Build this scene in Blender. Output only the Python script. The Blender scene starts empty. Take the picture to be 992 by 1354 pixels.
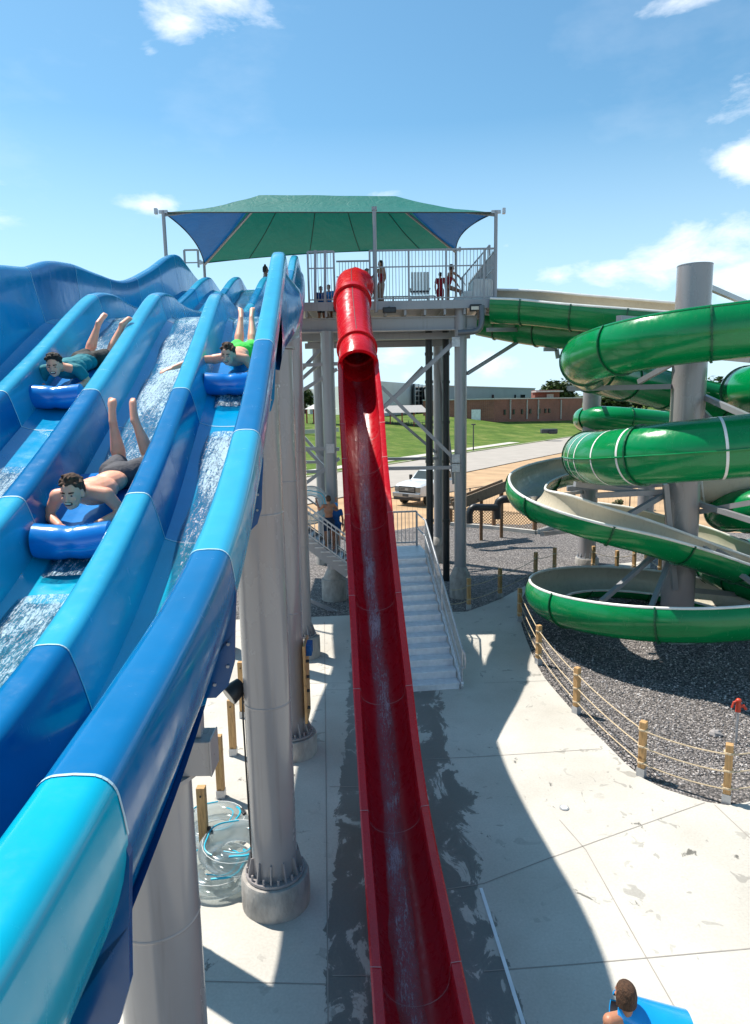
import bpy, bmesh, math, random
from mathutils import Vector, Matrix, noise
random.seed(7)
R=math.radians
sc=bpy.context.scene
COL=sc.collection
V=Vector
# ------------------------------------------------------------------ camera
CH=6.5; PITCH=R(9.0); ROLL=R(1.06); F=900.0; CX,CY=496.0,677.0
fw=V((0,math.cos(PITCH),-math.sin(PITCH))); up0=V((0,math.sin(PITCH),math.cos(PITCH))); r0=V((1,0,0))
rt=r0*math.cos(ROLL)-up0*math.sin(ROLL); up=r0*math.sin(ROLL)+up0*math.cos(ROLL)
CAM=V((0,0,CH))
def ray(px,py): return rt*((px-CX)/F)+up*((CY-py)/F)+fw
def at(px,py,Y):
    d=ray(px,py); return CAM+d*(Y/d.y)
def atd(px,py,z): return CAM+ray(px,py)*z
def gd(px,py,z=0.0):
    d=ray(px,py); return CAM+d*((z-CH)/d.z)
cd=bpy.data.cameras.new('camera'); cam=bpy.data.objects.new('camera',cd); COL.objects.link(cam)
cd.sensor_fit='VERTICAL'; cd.sensor_height=36; cd.lens=36*F/1354; cd.clip_end=6000; cd.clip_start=.05
M=Matrix.Identity(4)
for i in range(3):
    M[i][0]=rt[i]; M[i][1]=up[i]; M[i][2]=-fw[i]; M[i][3]=CAM[i]
cam.matrix_world=M
sc.camera=cam
sc.render.engine='CYCLES'; cy=sc.cycles; cy.max_bounces=7; cy.diffuse_bounces=3; cy.glossy_bounces=3; cy.transmission_bounces=3; cy.transparent_max_bounces=10; cy.caustics_reflective=False; cy.caustics_refractive=False
sc.view_settings.view_transform='Standard'; sc.view_settings.look='None'; sc.view_settings.exposure=0.5
# ------------------------------------------------------------------ object helpers
def tag(o,label=None,cat=None,group=None,kind=None):
    if label: o['label']=label
    if cat: o['category']=cat
    if group: o['group']=group
    if kind: o['kind']=kind
    return o
def thing(name,label,cat,loc=(0,0,0),group=None,rz=0):
    o=bpy.data.objects.new(name,None); COL.objects.link(o); o.location=loc; o.rotation_euler=(0,0,rz)
    o.empty_display_size=.2
    return tag(o,label,cat,group,'thing')
def wmat(o):
    m=Matrix.Translation(o.location)@o.rotation_euler.to_matrix().to_4x4()
    return wmat(o.parent)@m if o.parent else m
def link(name,me,mats,parent=None,smooth=False,label=None):
    # child meshes are stored relative to their thing
    for m in (mats if isinstance(mats,(list,tuple)) else [mats]): me.materials.append(m)
    o=bpy.data.objects.new(name,me); COL.objects.link(o)
    if parent:
        me.transform(wmat(parent).inverted()); o.parent=parent
    else:
        if len(me.vertices):
            xs=[v.co for v in me.vertices]
            c=V(((min(v.x for v in xs)+max(v.x for v in xs))/2,(min(v.y for v in xs)+max(v.y for v in xs))/2,min(v.z for v in xs)))
            me.transform(Matrix.Translation(-c)); o.location=c
    if smooth:
        for p in me.polygons: p.use_smooth=True
        try: me.set_sharp_from_angle(angle=R(38))
        except Exception: pass
    if label: o['label']=label
    return o
def copy_tree(o,parent=None):
    c=o.copy(); COL.objects.link(c); c.parent=parent
    for ch in [x for x in COL.objects if x.parent==o]: copy_tree(ch,c)
    return c
def frame_of(d,hint=V((0,0,1))):
    d=d.normalized()
    if abs(d.dot(hint))>.98: hint=V((1,0,0))
    x=d.cross(hint).normalized(); y=x.cross(d).normalized()
    return x,y,d
class MB:
    def __init__(s): s.v=[]; s.f=[]; s.m=[]
    def add(s,vs,fs,m=0):
        b=len(s.v); s.v+= [V(p) for p in vs]
        for f in fs: s.f.append([b+i for i in f]); s.m.append(m)
        return s
    def box(s,c,size,rot=None,m=0,bev=0):
        c=V(c); hx,hy,hz=size[0]/2,size[1]/2,size[2]/2
        ps=[V((x,y,z)) for x in(-hx,hx) for y in(-hy,hy) for z in(-hz,hz)]
        if rot is not None: ps=[rot@p for p in ps]
        return s.add([p+c for p in ps],[(0,1,3,2),(4,6,7,5),(0,4,5,1),(2,3,7,6),(0,2,6,4),(1,5,7,3)],m)
    def beam(s,p0,p1,w,h,m=0,hint=V((0,0,1))):
        p0=V(p0);p1=V(p1); x,y,d=frame_of(p1-p0,hint)
        ps=[]
        for p in(p0,p1):
            for a,b in((-1,-1),(1,-1),(1,1),(-1,1)): ps.append(p+x*a*w/2+y*b*h/2)
        return s.add(ps,[(3,2,1,0),(4,5,6,7),(0,1,5,4),(1,2,6,5),(2,3,7,6),(3,0,4,7)],m)
    def cyl(s,p0,p1,r0,r1=None,n=16,m=0,caps=True):
        if r1 is None: r1=r0
        p0=V(p0);p1=V(p1); x,y,d=frame_of(p1-p0)
        ps=[]
        for p,r in((p0,r0),(p1,r1)):
            for i in range(n):
                a=2*math.pi*i/n; ps.append(p+x*math.cos(a)*r+y*math.sin(a)*r)
        fs=[(i,(i+1)%n,n+(i+1)%n,n+i) for i in range(n)]
        if caps: fs+= [tuple(range(n-1,-1,-1)),tuple(range(n,2*n))]
        return s.add(ps,fs,m)
    def poly(s,pts,r,n=8,m=0,closed=False,caps=True):
        pts=[V(p) for p in pts]; N=len(pts); ps=[]
        hint=V((0,0,1)); px=None
        for i,p in enumerate(pts):
            a=pts[(i-1)%N] if (closed or i>0) else p; b=pts[(i+1)%N] if (closed or i<N-1) else p
            d=(b-a).normalized()
            if px is None: x,y,_=frame_of(d)
            else:
                x=(px-d*px.dot(d)).normalized(); y=x.cross(d).normalized()*-1
                y=d.cross(x)*1
            px=x; y=d.cross(x)
            rr=r[i] if isinstance(r,(list,tuple)) else r
            for k in range(n):
                t=2*math.pi*k/n; ps.append(p+x*math.cos(t)*rr+y*math.sin(t)*rr)
        fs=[]
        for i in range(N if closed else N-1):
            j=(i+1)%N
            for k in range(n): fs.append((i*n+k,i*n+(k+1)%n,j*n+(k+1)%n,j*n+k))
        if not closed and caps: fs+=[tuple(range(n-1,-1,-1)),tuple((N-1)*n+k for k in range(n))]
        return s.add(ps,fs,m)
    def lathe(s,c,prof,n=24,m=0):
        c=V(c); ps=[]
        for r,z in prof:
            for i in range(n):
                a=2*math.pi*i/n; ps.append(c+V((math.cos(a)*r,math.sin(a)*r,z)))
        fs=[]
        for k in range(len(prof)-1):
            for i in range(n): fs.append((k*n+i,k*n+(i+1)%n,(k+1)*n+(i+1)%n,(k+1)*n+i))
        fs+=[tuple(range(n-1,-1,-1)),tuple((len(prof)-1)*n+i for i in range(n))]
        return s.add(ps,fs,m)
    def ell(s,c,rad,rot=None,nu=14,nv=9,m=0):
        c=V(c); ps=[];
        for j in range(nv+1):
            t=math.pi*j/nv
            for i in range(nu):
                a=2*math.pi*i/nu
                p=V((math.sin(t)*math.cos(a)*rad[0],math.sin(t)*math.sin(a)*rad[1],math.cos(t)*rad[2]))
                if rot is not None: p=rot@p
                ps.append(c+p)
        fs=[(j*nu+i,(j+1)*nu+i,(j+1)*nu+(i+1)%nu,j*nu+(i+1)%nu) for j in range(nv) for i in range(nu)]
        return s.add(ps,fs,m)
    def grid(s,fn,nu,nv,m=0,mf=None,flip=False):
        b=len(s.v)
        for j in range(nv+1):
            for i in range(nu+1): s.v.append(V(fn(i/nu,j/nv)))
        for j in range(nv):
            for i in range(nu):
                q=[b+j*(nu+1)+i,b+j*(nu+1)+i+1,b+(j+1)*(nu+1)+i+1,b+(j+1)*(nu+1)+i]
                if flip: q.reverse()
                s.f.append(q); s.m.append(mf(i,j) if mf else m)
        return s
    def prism(s,pts,z0,z1,m=0):
        n=len(pts); ps=[V((p[0],p[1],z0)) for p in pts]+[V((p[0],p[1],z1)) for p in pts]
        return s.add(ps,[tuple(range(n-1,-1,-1)),tuple(range(n,2*n))]+[(i,(i+1)%n,n+(i+1)%n,n+i) for i in range(n)],m)
    def build(s,name,mats,parent=None,smooth=False,label=None,recalc=True,bevel=0,weld=True):
        me=bpy.data.meshes.new(name); me.from_pydata([tuple(v) for v in s.v],[],s.f); 
        me.polygons.foreach_set('material_index',s.m)
        bm=bmesh.new(); bm.from_mesh(me)
        if weld: bmesh.ops.remove_doubles(bm,verts=bm.verts,dist=1e-5)
        if recalc: bmesh.ops.recalc_face_normals(bm,faces=bm.faces)
        if bevel:
            es=[e for e in bm.edges if len(e.link_faces)==2 and e.calc_face_angle(0)>R(50)]
            bmesh.ops.bevel(bm,geom=es,offset=bevel,segments=2,profile=.5,affect='EDGES',clamp_overlap=True)
        bm.to_mesh(me); bm.free()
        return link(name,me,mats,parent,smooth,label)
def remesh_build(mb,name,mats,parent,voxel=.012,it=4,label=None):
    me=bpy.data.meshes.new(name); me.from_pydata([tuple(v) for v in mb.v],[],mb.f)
    bm=bmesh.new(); bm.from_mesh(me); bmesh.ops.remove_doubles(bm,verts=bm.verts,dist=1e-6); bmesh.ops.recalc_face_normals(bm,faces=bm.faces); bm.to_mesh(me); bm.free()
    t=bpy.data.objects.new('tmp',me); COL.objects.link(t)
    m=t.modifiers.new('r','REMESH'); m.mode='VOXEL'; m.voxel_size=voxel; m.adaptivity=0
    s_=t.modifiers.new('s','SMOOTH'); s_.factor=.5; s_.iterations=it
    dg=bpy.context.evaluated_depsgraph_get(); dg.update()
    out=bpy.data.meshes.new_from_object(t.evaluated_get(dg)); 
    bpy.data.objects.remove(t); out.materials.clear()
    return link(name,out,mats,parent,True,label)
def pchip(keys,x):
    # keys sorted by x : smooth cubic interpolation
    n=len(keys)
    if x<=keys[0][0]: return keys[0][1]
    if x>=keys[-1][0]: return keys[-1][1]
    def slope(i):
        if i==0: return (keys[1][1]-keys[0][1])/(keys[1][0]-keys[0][0])
        if i==n-1: return (keys[-1][1]-keys[-2][1])/(keys[-1][0]-keys[-2][0])
        a=(keys[i][1]-keys[i-1][1])/(keys[i][0]-keys[i-1][0]); b=(keys[i+1][1]-keys[i][1])/(keys[i+1][0]-keys[i][0])
        return (a+b)/2
    for i in range(n-1):
        if keys[i][0]<=x<=keys[i+1][0]:
            h=keys[i+1][0]-keys[i][0]; t=(x-keys[i][0])/h
            return ((2*t**3-3*t*t+1)*keys[i][1]+(t**3-2*t*t+t)*h*slope(i)+(-2*t**3+3*t*t)*keys[i+1][1]+(t**3-t*t)*h*slope(i+1))
def catmull(pts,step=.15):
    pts=[V(p) for p in pts]; out=[]
    P=[pts[0]*2-pts[1]]+pts+[pts[-1]*2-pts[-2]]
    for i in range(1,len(P)-2):
        p0,p1,p2,p3=P[i-1:i+3]; n=max(2,int((p2-p1).length/step))
        for k in range(n):
            t=k/n
            out.append(.5*((2*p1)+(p2-p0)*t+(2*p0-5*p1+4*p2-p3)*t*t+(3*p1-p0-3*p2+p3)*t**3))
    out.append(pts[-1]); return out
# ------------------------------------------------------------------ materials
def newmat(name):
    m=bpy.data.materials.new(name); m.use_nodes=True; nt=m.node_tree; nt.nodes.clear()
    o=nt.nodes.new('ShaderNodeOutputMaterial'); b=nt.nodes.new('ShaderNodeBsdfPrincipled'); nt.links.new(b.outputs[0],o.inputs[0])
    return m,nt,b,o
def N(nt,t,**k):
    n=nt.nodes.new(t)
    for a,v in k.items():
        if a.startswith('i_'):
            key=a[2:]; key=int(key) if key.isdigit() else key.replace('_',' ')
            n.inputs[key].default_value=v
        else: setattr(n,a,v)
    return n
def L(nt,a,b): nt.links.new(a,b)
def coords(nt,scale=(1,1,1),kind='Object'):
    tc=N(nt,'ShaderNodeTexCoord'); mp=N(nt,'ShaderNodeMapping'); mp.inputs['Scale'].default_value=scale
    L(nt,tc.outputs[kind],mp.inputs[0]); return mp.outputs[0]
def ramp(nt,src,stops):
    r=N(nt,'ShaderNodeValToRGB'); L(nt,src,r.inputs[0]); e=r.color_ramp.elements
    e[0].position=stops[0][0]; e[0].color=(*stops[0][1],1) if len(stops[0][1])==3 else stops[0][1]
    e[1].position=stops[1][0]; e[1].color=(*stops[1][1],1) if len(stops[1][1])==3 else stops[1][1]
    for p,c in stops[2:]:
        x=e.new(p); x.color=(*c,1) if len(c)==3 else c
    return r.outputs[0]
def pmat(name,col,rough=.5,metal=0,coat=0,var=.12,vs=3,bump=0,bs=40,stretch=(1,1,1),spec=.5,rvar=0.0,trans=0):
    m,nt,b,o=newmat(name)
    c=coords(nt,stretch)
    n=N(nt,'ShaderNodeTexNoise',i_Scale=vs,i_Detail=5.0); L(nt,c,n.inputs[0])
    lo=tuple(x*(1-var) for x in col); hi=tuple(min(1,x*(1+var)) for x in col)
    L(nt,ramp(nt,n.outputs[0],[(.3,lo),(.7,hi)]),b.inputs['Base Color'])
    b.inputs['Roughness'].default_value=rough; b.inputs['Metallic'].default_value=metal
    b.inputs['Coat Weight'].default_value=coat; b.inputs['Coat Roughness'].default_value=.05
    b.inputs['Specular IOR Level'].default_value=spec
    if trans: b.inputs['Transmission Weight'].default_value=trans
    if rvar:
        mr=N(nt,'ShaderNodeMapRange',i_3=max(0,rough-rvar),i_4=min(1,rough+rvar)); L(nt,n.outputs[0],mr.inputs[0]); L(nt,mr.outputs[0],b.inputs['Roughness'])
    if bump:
        n2=N(nt,'ShaderNodeTexNoise',i_Scale=bs,i_Detail=4.0); L(nt,c,n2.inputs[0])
        bp=N(nt,'ShaderNodeBump',i_Strength=bump,i_Distance=.02); L(nt,n2.outputs[0],bp.inputs['Height']); L(nt,bp.outputs[0],b.inputs['Normal'])
    return m
def glossy_plastic(name,col,rough=.16,var=.1):
    # gelcoat fibreglass: slight large scale waviness plus fine orange peel and dull streaks
    m,nt,b,o=newmat(name); c=coords(nt)
    n=N(nt,'ShaderNodeTexNoise',i_Scale=1.3,i_Detail=6.0,i_Roughness=.6); L(nt,c,n.inputs[0])
    lo=tuple(x*(1-var) for x in col); hi=tuple(min(1,x*(1+var)) for x in col)
    L(nt,ramp(nt,n.outputs[0],[(.32,lo),(.68,hi)]),b.inputs['Base Color'])
    n3=N(nt,'ShaderNodeTexNoise',i_Scale=9.0,i_Detail=6.0,i_Roughness=.7); L(nt,coords(nt,(1,1,.35)),n3.inputs[0])
    mr=N(nt,'ShaderNodeMapRange',i_1=.35,i_2=.75,i_3=rough*.6,i_4=rough*2.1); L(nt,n3.outputs[0],mr.inputs[0]); L(nt,mr.outputs[0],b.inputs['Roughness'])
    n2=N(nt,'ShaderNodeTexNoise',i_Scale=5.0,i_Detail=2.0); L(nt,c,n2.inputs[0])
    bp=N(nt,'ShaderNodeBump',i_Strength=.05,i_Distance=.03); L(nt,n2.outputs[0],bp.inputs['Height']); L(nt,bp.outputs[0],b.inputs['Normal'])
    b.inputs['Coat Weight'].default_value=.08; b.inputs['Coat Roughness'].default_value=.04; b.inputs['Specular IOR Level'].default_value=.42
    return m
B_L=glossy_plastic('gelcoat_sky_blue',(.03,.35,.55))
B_LL=glossy_plastic('gelcoat_cyan',(.0,.36,.53))
B_M=glossy_plastic('gelcoat_mid_blue',(.0,.20,.42))
B_D=glossy_plastic('gelcoat_deep_blue',(.0,.135,.34))
B_F=glossy_plastic('gelcoat_floor_blue',(.0,.28,.53))
B_N=glossy_plastic('gelcoat_navy',(.0,.07,.22))
SEAM=pmat('joint_sealant',(.42,.60,.68),.5)
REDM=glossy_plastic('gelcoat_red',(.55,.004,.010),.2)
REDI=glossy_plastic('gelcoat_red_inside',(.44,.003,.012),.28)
REDSEAM=pmat('red_sealant',(.55,.2,.2),.5)
GRN=glossy_plastic('gelcoat_green',(.0,.20,.055),.17)
GRND=glossy_plastic('gelcoat_green_flange',(.0,.085,.03),.3)
CREAM=glossy_plastic('gelcoat_cream',(.55,.50,.40),.3)
WHITEP=pmat('white_gelcoat',(.75,.74,.70),.35)
def steelpaint(name,col,rough=.32,sc_=1.0):
    m,nt,b,o=newmat(name)
    n=N(nt,'ShaderNodeTexNoise',i_Scale=1.1,i_Detail=8.0,i_Roughness=.6); L(nt,coords(nt,(1,1,.5)),n.inputs[0])
    lo=tuple(x*.93 for x in col); hi=tuple(x*1.05 for x in col)
    st=N(nt,'ShaderNodeTexNoise',i_Scale=6.0,i_Detail=3.0); L(nt,coords(nt,(2,2,.12)),st.inputs[0])
    mx=N(nt,'ShaderNodeMixRGB',blend_type='MULTIPLY'); mx.inputs[0].default_value=.6; L(nt,ramp(nt,n.outputs[0],[(.3,lo),(.7,hi)]),mx.inputs[1]); L(nt,ramp(nt,st.outputs[0],[(.30,(.84,.82,.80)),(.42,(1,1,1))]),mx.inputs[2]); L(nt,mx.outputs[0],b.inputs['Base Color'])
    mr=N(nt,'ShaderNodeMapRange',i_1=.3,i_2=.7,i_3=rough*.85,i_4=rough*1.3); L(nt,n.outputs[0],mr.inputs[0]); L(nt,mr.outputs[0],b.inputs['Roughness'])
    b.inputs['Coat Weight'].default_value=.45; b.inputs['Coat Roughness'].default_value=.12
    return m
STEEL=steelpaint('warm_grey_painted_steel',(.305,.278,.278),.24)
STEELC=steelpaint('cool_grey_painted_steel',(.27,.27,.285),.34)
GALV=pmat('galvanised_steel',(.45,.46,.48),.42,.55,var=.15,vs=12)
ALU=pmat('aluminium_tread',(.72,.73,.75),.4,.12,var=.1,vs=8,bump=.15,bs=90)
BLACKP=pmat('black_pipe',(.018,.02,.024),.4)
BLACK=pmat('black_plastic',(.015,.015,.017),.45)
DARKM=pmat('dark_metal',(.05,.05,.055),.5)
CONCP=pmat('pedestal_concrete',(.36,.33,.30),.85,var=.28,vs=7,bump=.5,bs=25,stretch=(1,1,.5))
def woodmat(name,col):
    m,nt,b,o=newmat(name); 
    n=N(nt,'ShaderNodeTexNoise',i_Scale=3.0,i_Detail=7.0,i_Roughness=.6,i_Distortion=.6); L(nt,coords(nt,(14,14,1.4)),n.inputs[0])
    k=N(nt,'ShaderNodeTexNoise',i_Scale=7.0,i_Detail=2.0); L(nt,coords(nt,(1,1,1)),k.inputs[0])
    c1=ramp(nt,n.outputs[0],[(.28,tuple(x*.62 for x in col)),(.5,col),(.72,tuple(min(1,x*1.25) for x in col))])
    mx=N(nt,'ShaderNodeMixRGB',blend_type='MULTIPLY'); mx.inputs[0].default_value=1
    L(nt,c1,mx.inputs[1]); L(nt,ramp(nt,k.outputs[0],[(.24,(.35,.3,.27)),(.34,(1,1,1))]),mx.inputs[2]); L(nt,mx.outputs[0],b.inputs['Base Color'])
    b.inputs['Roughness'].default_value=.72
    bp=N(nt,'ShaderNodeBump',i_Strength=.3,i_Distance=.01); L(nt,n.outputs[0],bp.inputs['Height']); L(nt,bp.outputs[0],b.inputs['Normal'])
    return m
WOOD=woodmat('timber_post',(.50,.29,.12))
WOODD=woodmat('brown_timber',(.23,.12,.06))
WOODG=woodmat('weathered_timber',(.22,.16,.11))
ROPE=pmat('manila_rope',(.55,.43,.28),.9,var=.25,vs=60)
NET=pmat('net_cord',(.33,.22,.13),.9)
SKIN=pmat('skin_fair',(.86,.40,.25),.48,var=.08,vs=9,bump=.05,bs=60)
SKINT=pmat('skin_tan',(.45,.20,.115),.45,var=.1,vs=9,bump=.05,bs=60)
SKINB=pmat('skin_brown',(.25,.115,.065),.45,var=.1,vs=9)
HAIR=pmat('hair_brown',(.075,.034,.016),.8,var=.5,vs=60,bump=.6,bs=160,stretch=(1,1,.4))
HAIRB=pmat('hair_black',(.025,.016,.012),.75,var=.5,vs=60,bump=.6,bs=160,stretch=(1,1,.4))
LIPS=pmat('lips',(.32,.09,.08),.45); MOUTH=pmat('mouth_inside',(.05,.012,.012),.6)
TEETH=pmat('teeth',(.66,.53,.39),.3); EYEW=pmat('eye_white',(.62,.58,.55),.25); IRIS=pmat('iris',(.03,.02,.014),.2)
for m_ in (SKIN,SKINT,SKINB):
    b_=m_.node_tree.nodes['Principled BSDF']; b_.inputs['Subsurface Weight'].default_value=.3; b_.inputs['Subsurface Radius'].default_value=(1,.3,.12); b_.inputs['Subsurface Scale'].default_value=.03
def cloth(name,col,var=.18): return pmat(name,col,.8,var=var,vs=14,bump=.6,bs=22)
GREYSH=cloth('charcoal_swim_fabric',(.062,.06,.07)); TEAL=cloth('teal_swim_fabric',(.0,.19,.23)); BLKSH=cloth('black_swim_fabric',(.015,.018,.017),.5)
LIME=cloth('lime_swim_fabric',(.05,.72,.07)); REDSW=cloth('red_swim_fabric',(.38,.006,.015)); NAVYSW=cloth('navy_swim_fabric',(.01,.025,.06)); BLUESW=cloth('blue_swim_fabric',(.005,.09,.3)); TEALSW=cloth('green_swim_fabric',(.01,.16,.12))
MATB=pmat('wet_blue_vinyl',(.0,.19,.58),.2,coat=.6,var=.15,vs=5,bump=.12,bs=9)
MATC=pmat('light_blue_vinyl',(.006,.30,.72),.25,coat=.4,var=.1,vs=5,bump=.1,bs=9)
# canopy fabric
def fabric(name,col,tr=.35):
    m,nt,b,o=newmat(name); 
    n=N(nt,'ShaderNodeTexNoise',i_Scale=1.2,i_Detail=6.0,i_Roughness=.65,i_Distortion=1.0); L(nt,coords(nt,(1,1,2)),n.inputs[0])
    c=ramp(nt,n.outputs[0],[(.3,tuple(x*.92 for x in col)),(.7,tuple(x*1.08 for x in col))])
    L(nt,c,b.inputs['Base Color']); b.inputs['Roughness'].default_value=.5; b.inputs['Specular IOR Level'].default_value=.35
    t=N(nt,'ShaderNodeBsdfTranslucent'); L(nt,c,t.inputs[0]); mx=N(nt,'ShaderNodeMixShader'); mx.inputs[0].default_value=tr
    L(nt,b.outputs[0],mx.inputs[1]); L(nt,t.outputs[0],mx.inputs[2]); L(nt,mx.outputs[0],o.inputs[0])
    w=N(nt,'ShaderNodeTexNoise',i_Scale=2.2,i_Detail=4.0,i_Distortion=2.0); L(nt,coords(nt,(1,.5,1)),w.inputs[0])
    bp=N(nt,'ShaderNodeBump',i_Strength=.25,i_Distance=.12); L(nt,w.outputs[0],bp.inputs['Height']); L(nt,bp.outputs[0],b.inputs['Normal'])
    return m
FGRN=fabric('green_shade_cloth',(.0,.15,.115),.2); FBLU=fabric('blue_shade_cloth',(.0,.10,.30),.22)
def watermat(name,scale,stretch,thr,col=(.66,.86,.95),ior=1.33,tint=(.75,.93,1)):
    m,nt,b,o=newmat(name)
    c=coords(nt,stretch)
    n=N(nt,'ShaderNodeTexNoise',i_Scale=scale,i_Detail=7.0,i_Roughness=.72,i_Distortion=1.4); L(nt,c,n.inputs[0])
    big=N(nt,'ShaderNodeTexNoise',i_Scale=1.6,i_Detail=3.0,i_Distortion=.6); L(nt,coords(nt,(2.2,.8,.8)),big.inputs[0])
    ad=N(nt,'ShaderNodeMath',operation='ADD'); L(nt,n.outputs[0],ad.inputs[0])
    m2=N(nt,'ShaderNodeMath',operation='MULTIPLY'); m2.inputs[1].default_value=.55; L(nt,big.outputs[0],m2.inputs[0]); L(nt,m2.outputs[0],ad.inputs[1])
    st_=N(nt,'ShaderNodeTexNoise',i_Scale=scale*1.1,i_Detail=4.0,i_Roughness=.7); L(nt,coords(nt,(stretch[0]*1.6,stretch[1]*.22,stretch[2]*.22)),st_.inputs[0])
    at_=N(nt,'ShaderNodeAttribute',attribute_name='foam'); a2=N(nt,'ShaderNodeMath',operation='MULTIPLY_ADD'); L(nt,at_.outputs['Fac'],a2.inputs[0]); a2.inputs[1].default_value=.35; L(nt,ad.outputs[0],a2.inputs[2])
    a3=N(nt,'ShaderNodeMath',operation='MULTIPLY_ADD'); L(nt,st_.outputs[0],a3.inputs[0]); a3.inputs[1].default_value=.5; L(nt,a2.outputs[0],a3.inputs[2])
    a4=N(nt,'ShaderNodeMath',operation='MULTIPLY'); L(nt,a3.outputs[0],a4.inputs[0]); a4.inputs[1].default_value=.6
    t_=(thr+.25)*.6
    fac=ramp(nt,a4.outputs[0],[(t_-.07,(0,0,0)),(t_,(.16,.16,.16)),(t_+.04,(.6,.6,.6)),(t_+.10,(.97,.97,.97))])
    b.inputs['Base Color'].default_value=(*col,1); b.inputs['Roughness'].default_value=.35; b.inputs['Coat Weight'].default_value=.5
    tr=N(nt,'ShaderNodeBsdfTransparent'); tr.inputs[0].default_value=(*tint,1); gl=N(nt,'ShaderNodeBsdfGlossy',i_Roughness=.08); 
    fr=N(nt,'ShaderNodeFresnel',i_IOR=ior); clr=N(nt,'ShaderNodeMixShader'); L(nt,fr.outputs[0],clr.inputs[0]); L(nt,tr.outputs[0],clr.inputs[1]); L(nt,gl.outputs[0],clr.inputs[2])
    bp=N(nt,'ShaderNodeBump',i_Strength=.8,i_Distance=.03); L(nt,n.outputs[0],bp.inputs['Height'])
    L(nt,bp.outputs[0],b.inputs['Normal']); L(nt,bp.outputs[0],gl.inputs['Normal']); L(nt,bp.outputs[0],fr.inputs['Normal'])
    mx=N(nt,'ShaderNodeMixShader'); L(nt,fac,mx.inputs[0]); L(nt,clr.outputs[0],mx.inputs[1]); L(nt,b.outputs[0],mx.inputs[2]); L(nt,mx.outputs[0],o.inputs[0])
    return m
WATER=watermat('rushing_water',34,(1.5,.6,.6),.935)
WATERR=watermat('rushing_water_thin',26,(2.2,.5,.5),.90,col=(.66,.46,.52),tint=(.98,.92,.95),ior=1.12)
# ------------------------------------------------------------------ world and sun
SUN_EL=R(62); sdir=V((-.83,.55,0)).normalized()*math.cos(SUN_EL)+V((0,0,math.sin(SUN_EL)))
sd=bpy.data.lights.new('sun','SUN'); sd.energy=5.0; sd.angle=R(.5); sd.color=(1,.95,.86)
so=bpy.data.objects.new('sun',sd); COL.objects.link(so); so.rotation_euler=(-sdir).to_track_quat('-Z','Y').to_euler(); so.location=(0,0,60)
w=bpy.data.worlds.new('World'); sc.world=w; w.use_nodes=True; nt=w.node_tree; nt.nodes.clear()
wo=N(nt,'ShaderNodeOutputWorld'); bg=N(nt,'ShaderNodeBackground',i_Strength=.114); L(nt,bg.outputs[0],wo.inputs[0])
sky=N(nt,'ShaderNodeTexSky',sky_type='NISHITA'); sky.sun_disc=False; sky.sun_elevation=SUN_EL; sky.sun_rotation=math.atan2(sdir.x,sdir.y); sky.air_density=1.0; sky.dust_density=.6; sky.ozone_density=2.2; sky.altitude=100
hs=N(nt,'ShaderNodeHueSaturation'); hs.inputs['Saturation'].default_value=1.02; hs.inputs['Value'].default_value=1.0; L(nt,sky.outputs[0],hs.inputs['Color'])
tc=N(nt,'ShaderNodeTexCoord'); sp=N(nt,'ShaderNodeSeparateXYZ'); L(nt,tc.outputs['Generated'],sp.inputs[0])
skc0=N(nt,'ShaderNodeMixRGB',blend_type='MULTIPLY'); skc0.inputs[0].default_value=1; skc0.inputs[2].default_value=(.76,1.10,1.08,1); L(nt,hs.outputs[0],skc0.inputs[1]); skc=N(nt,'ShaderNodeMixRGB'); skc.inputs[2].default_value=(4.6,6.3,7.6,1); L(nt,skc0.outputs[0],skc.inputs[1])
def mth(op,a,b=None,c=None):
    n=N(nt,'ShaderNodeMath',operation=op)
    for i,x in enumerate((a,b,c)):
        if x is None: continue
        if isinstance(x,(int,float)): n.inputs[i].default_value=x
        else: L(nt,x,n.inputs[i])
    return n.outputs[0]
az=mth('ARCTAN2',sp.outputs[0],sp.outputs[1]); el=mth('ARCSINE',sp.outputs[2])
# clouds: soft banks placed by compass direction and broken up by noise
def azel(px,py):
    d=ray(px,py).normalized(); return math.atan2(d.x,d.y),math.asin(d.z)
banks=[(270,-28,125,52,1.0),(240,32,42,22,.7),(345,2,50,26,.6),(200,272,45,18,.62),(198,68,18,14,.3),(990,212,40,34,.95),(800,358,60,22,.85),(735,366,44,20,.8),(950,335,170,46,.85),(990,360,110,34,.9),(895,2,70,14,.6),(505,257,34,8,.4),(645,480,60,24,.45),(515,470,34,24,.45),(520,500,80,18,.35),(420,440,40,30,.2),(670,325,16,8,.3),(470,70,40,10,.2),(1140,120,160,60,1),(1300,300,200,90,1),(-200,250,160,50,.9),(-500,120,250,80,1),(1600,100,260,110,1)]
acc=None
for px,py,wx,wy,k in banks:
    a0,e0=azel(px,py); wa=wx/F; we=wy/F
    u=mth('MULTIPLY',mth('SUBTRACT',az,a0),1/wa); v=mth('MULTIPLY',mth('SUBTRACT',el,e0),1/we)
    d=mth('SQRT',mth('ADD',mth('MULTIPLY',u,u),mth('MULTIPLY',v,v)))
    q=mth('MULTIPLY',mth('MAXIMUM',mth('SUBTRACT',1.15,d),0),k)
    acc=q if acc is None else mth('MAXIMUM',acc,q)
mp=N(nt,'ShaderNodeMapping'); mp.inputs['Scale'].default_value=(1,1,2.3); L(nt,tc.outputs['Generated'],mp.inputs[0])
cn=N(nt,'ShaderNodeTexNoise',i_Scale=9.0,i_Detail=9.0,i_Roughness=.62,i_Distortion=.25); L(nt,mp.outputs[0],cn.inputs[0])
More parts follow.
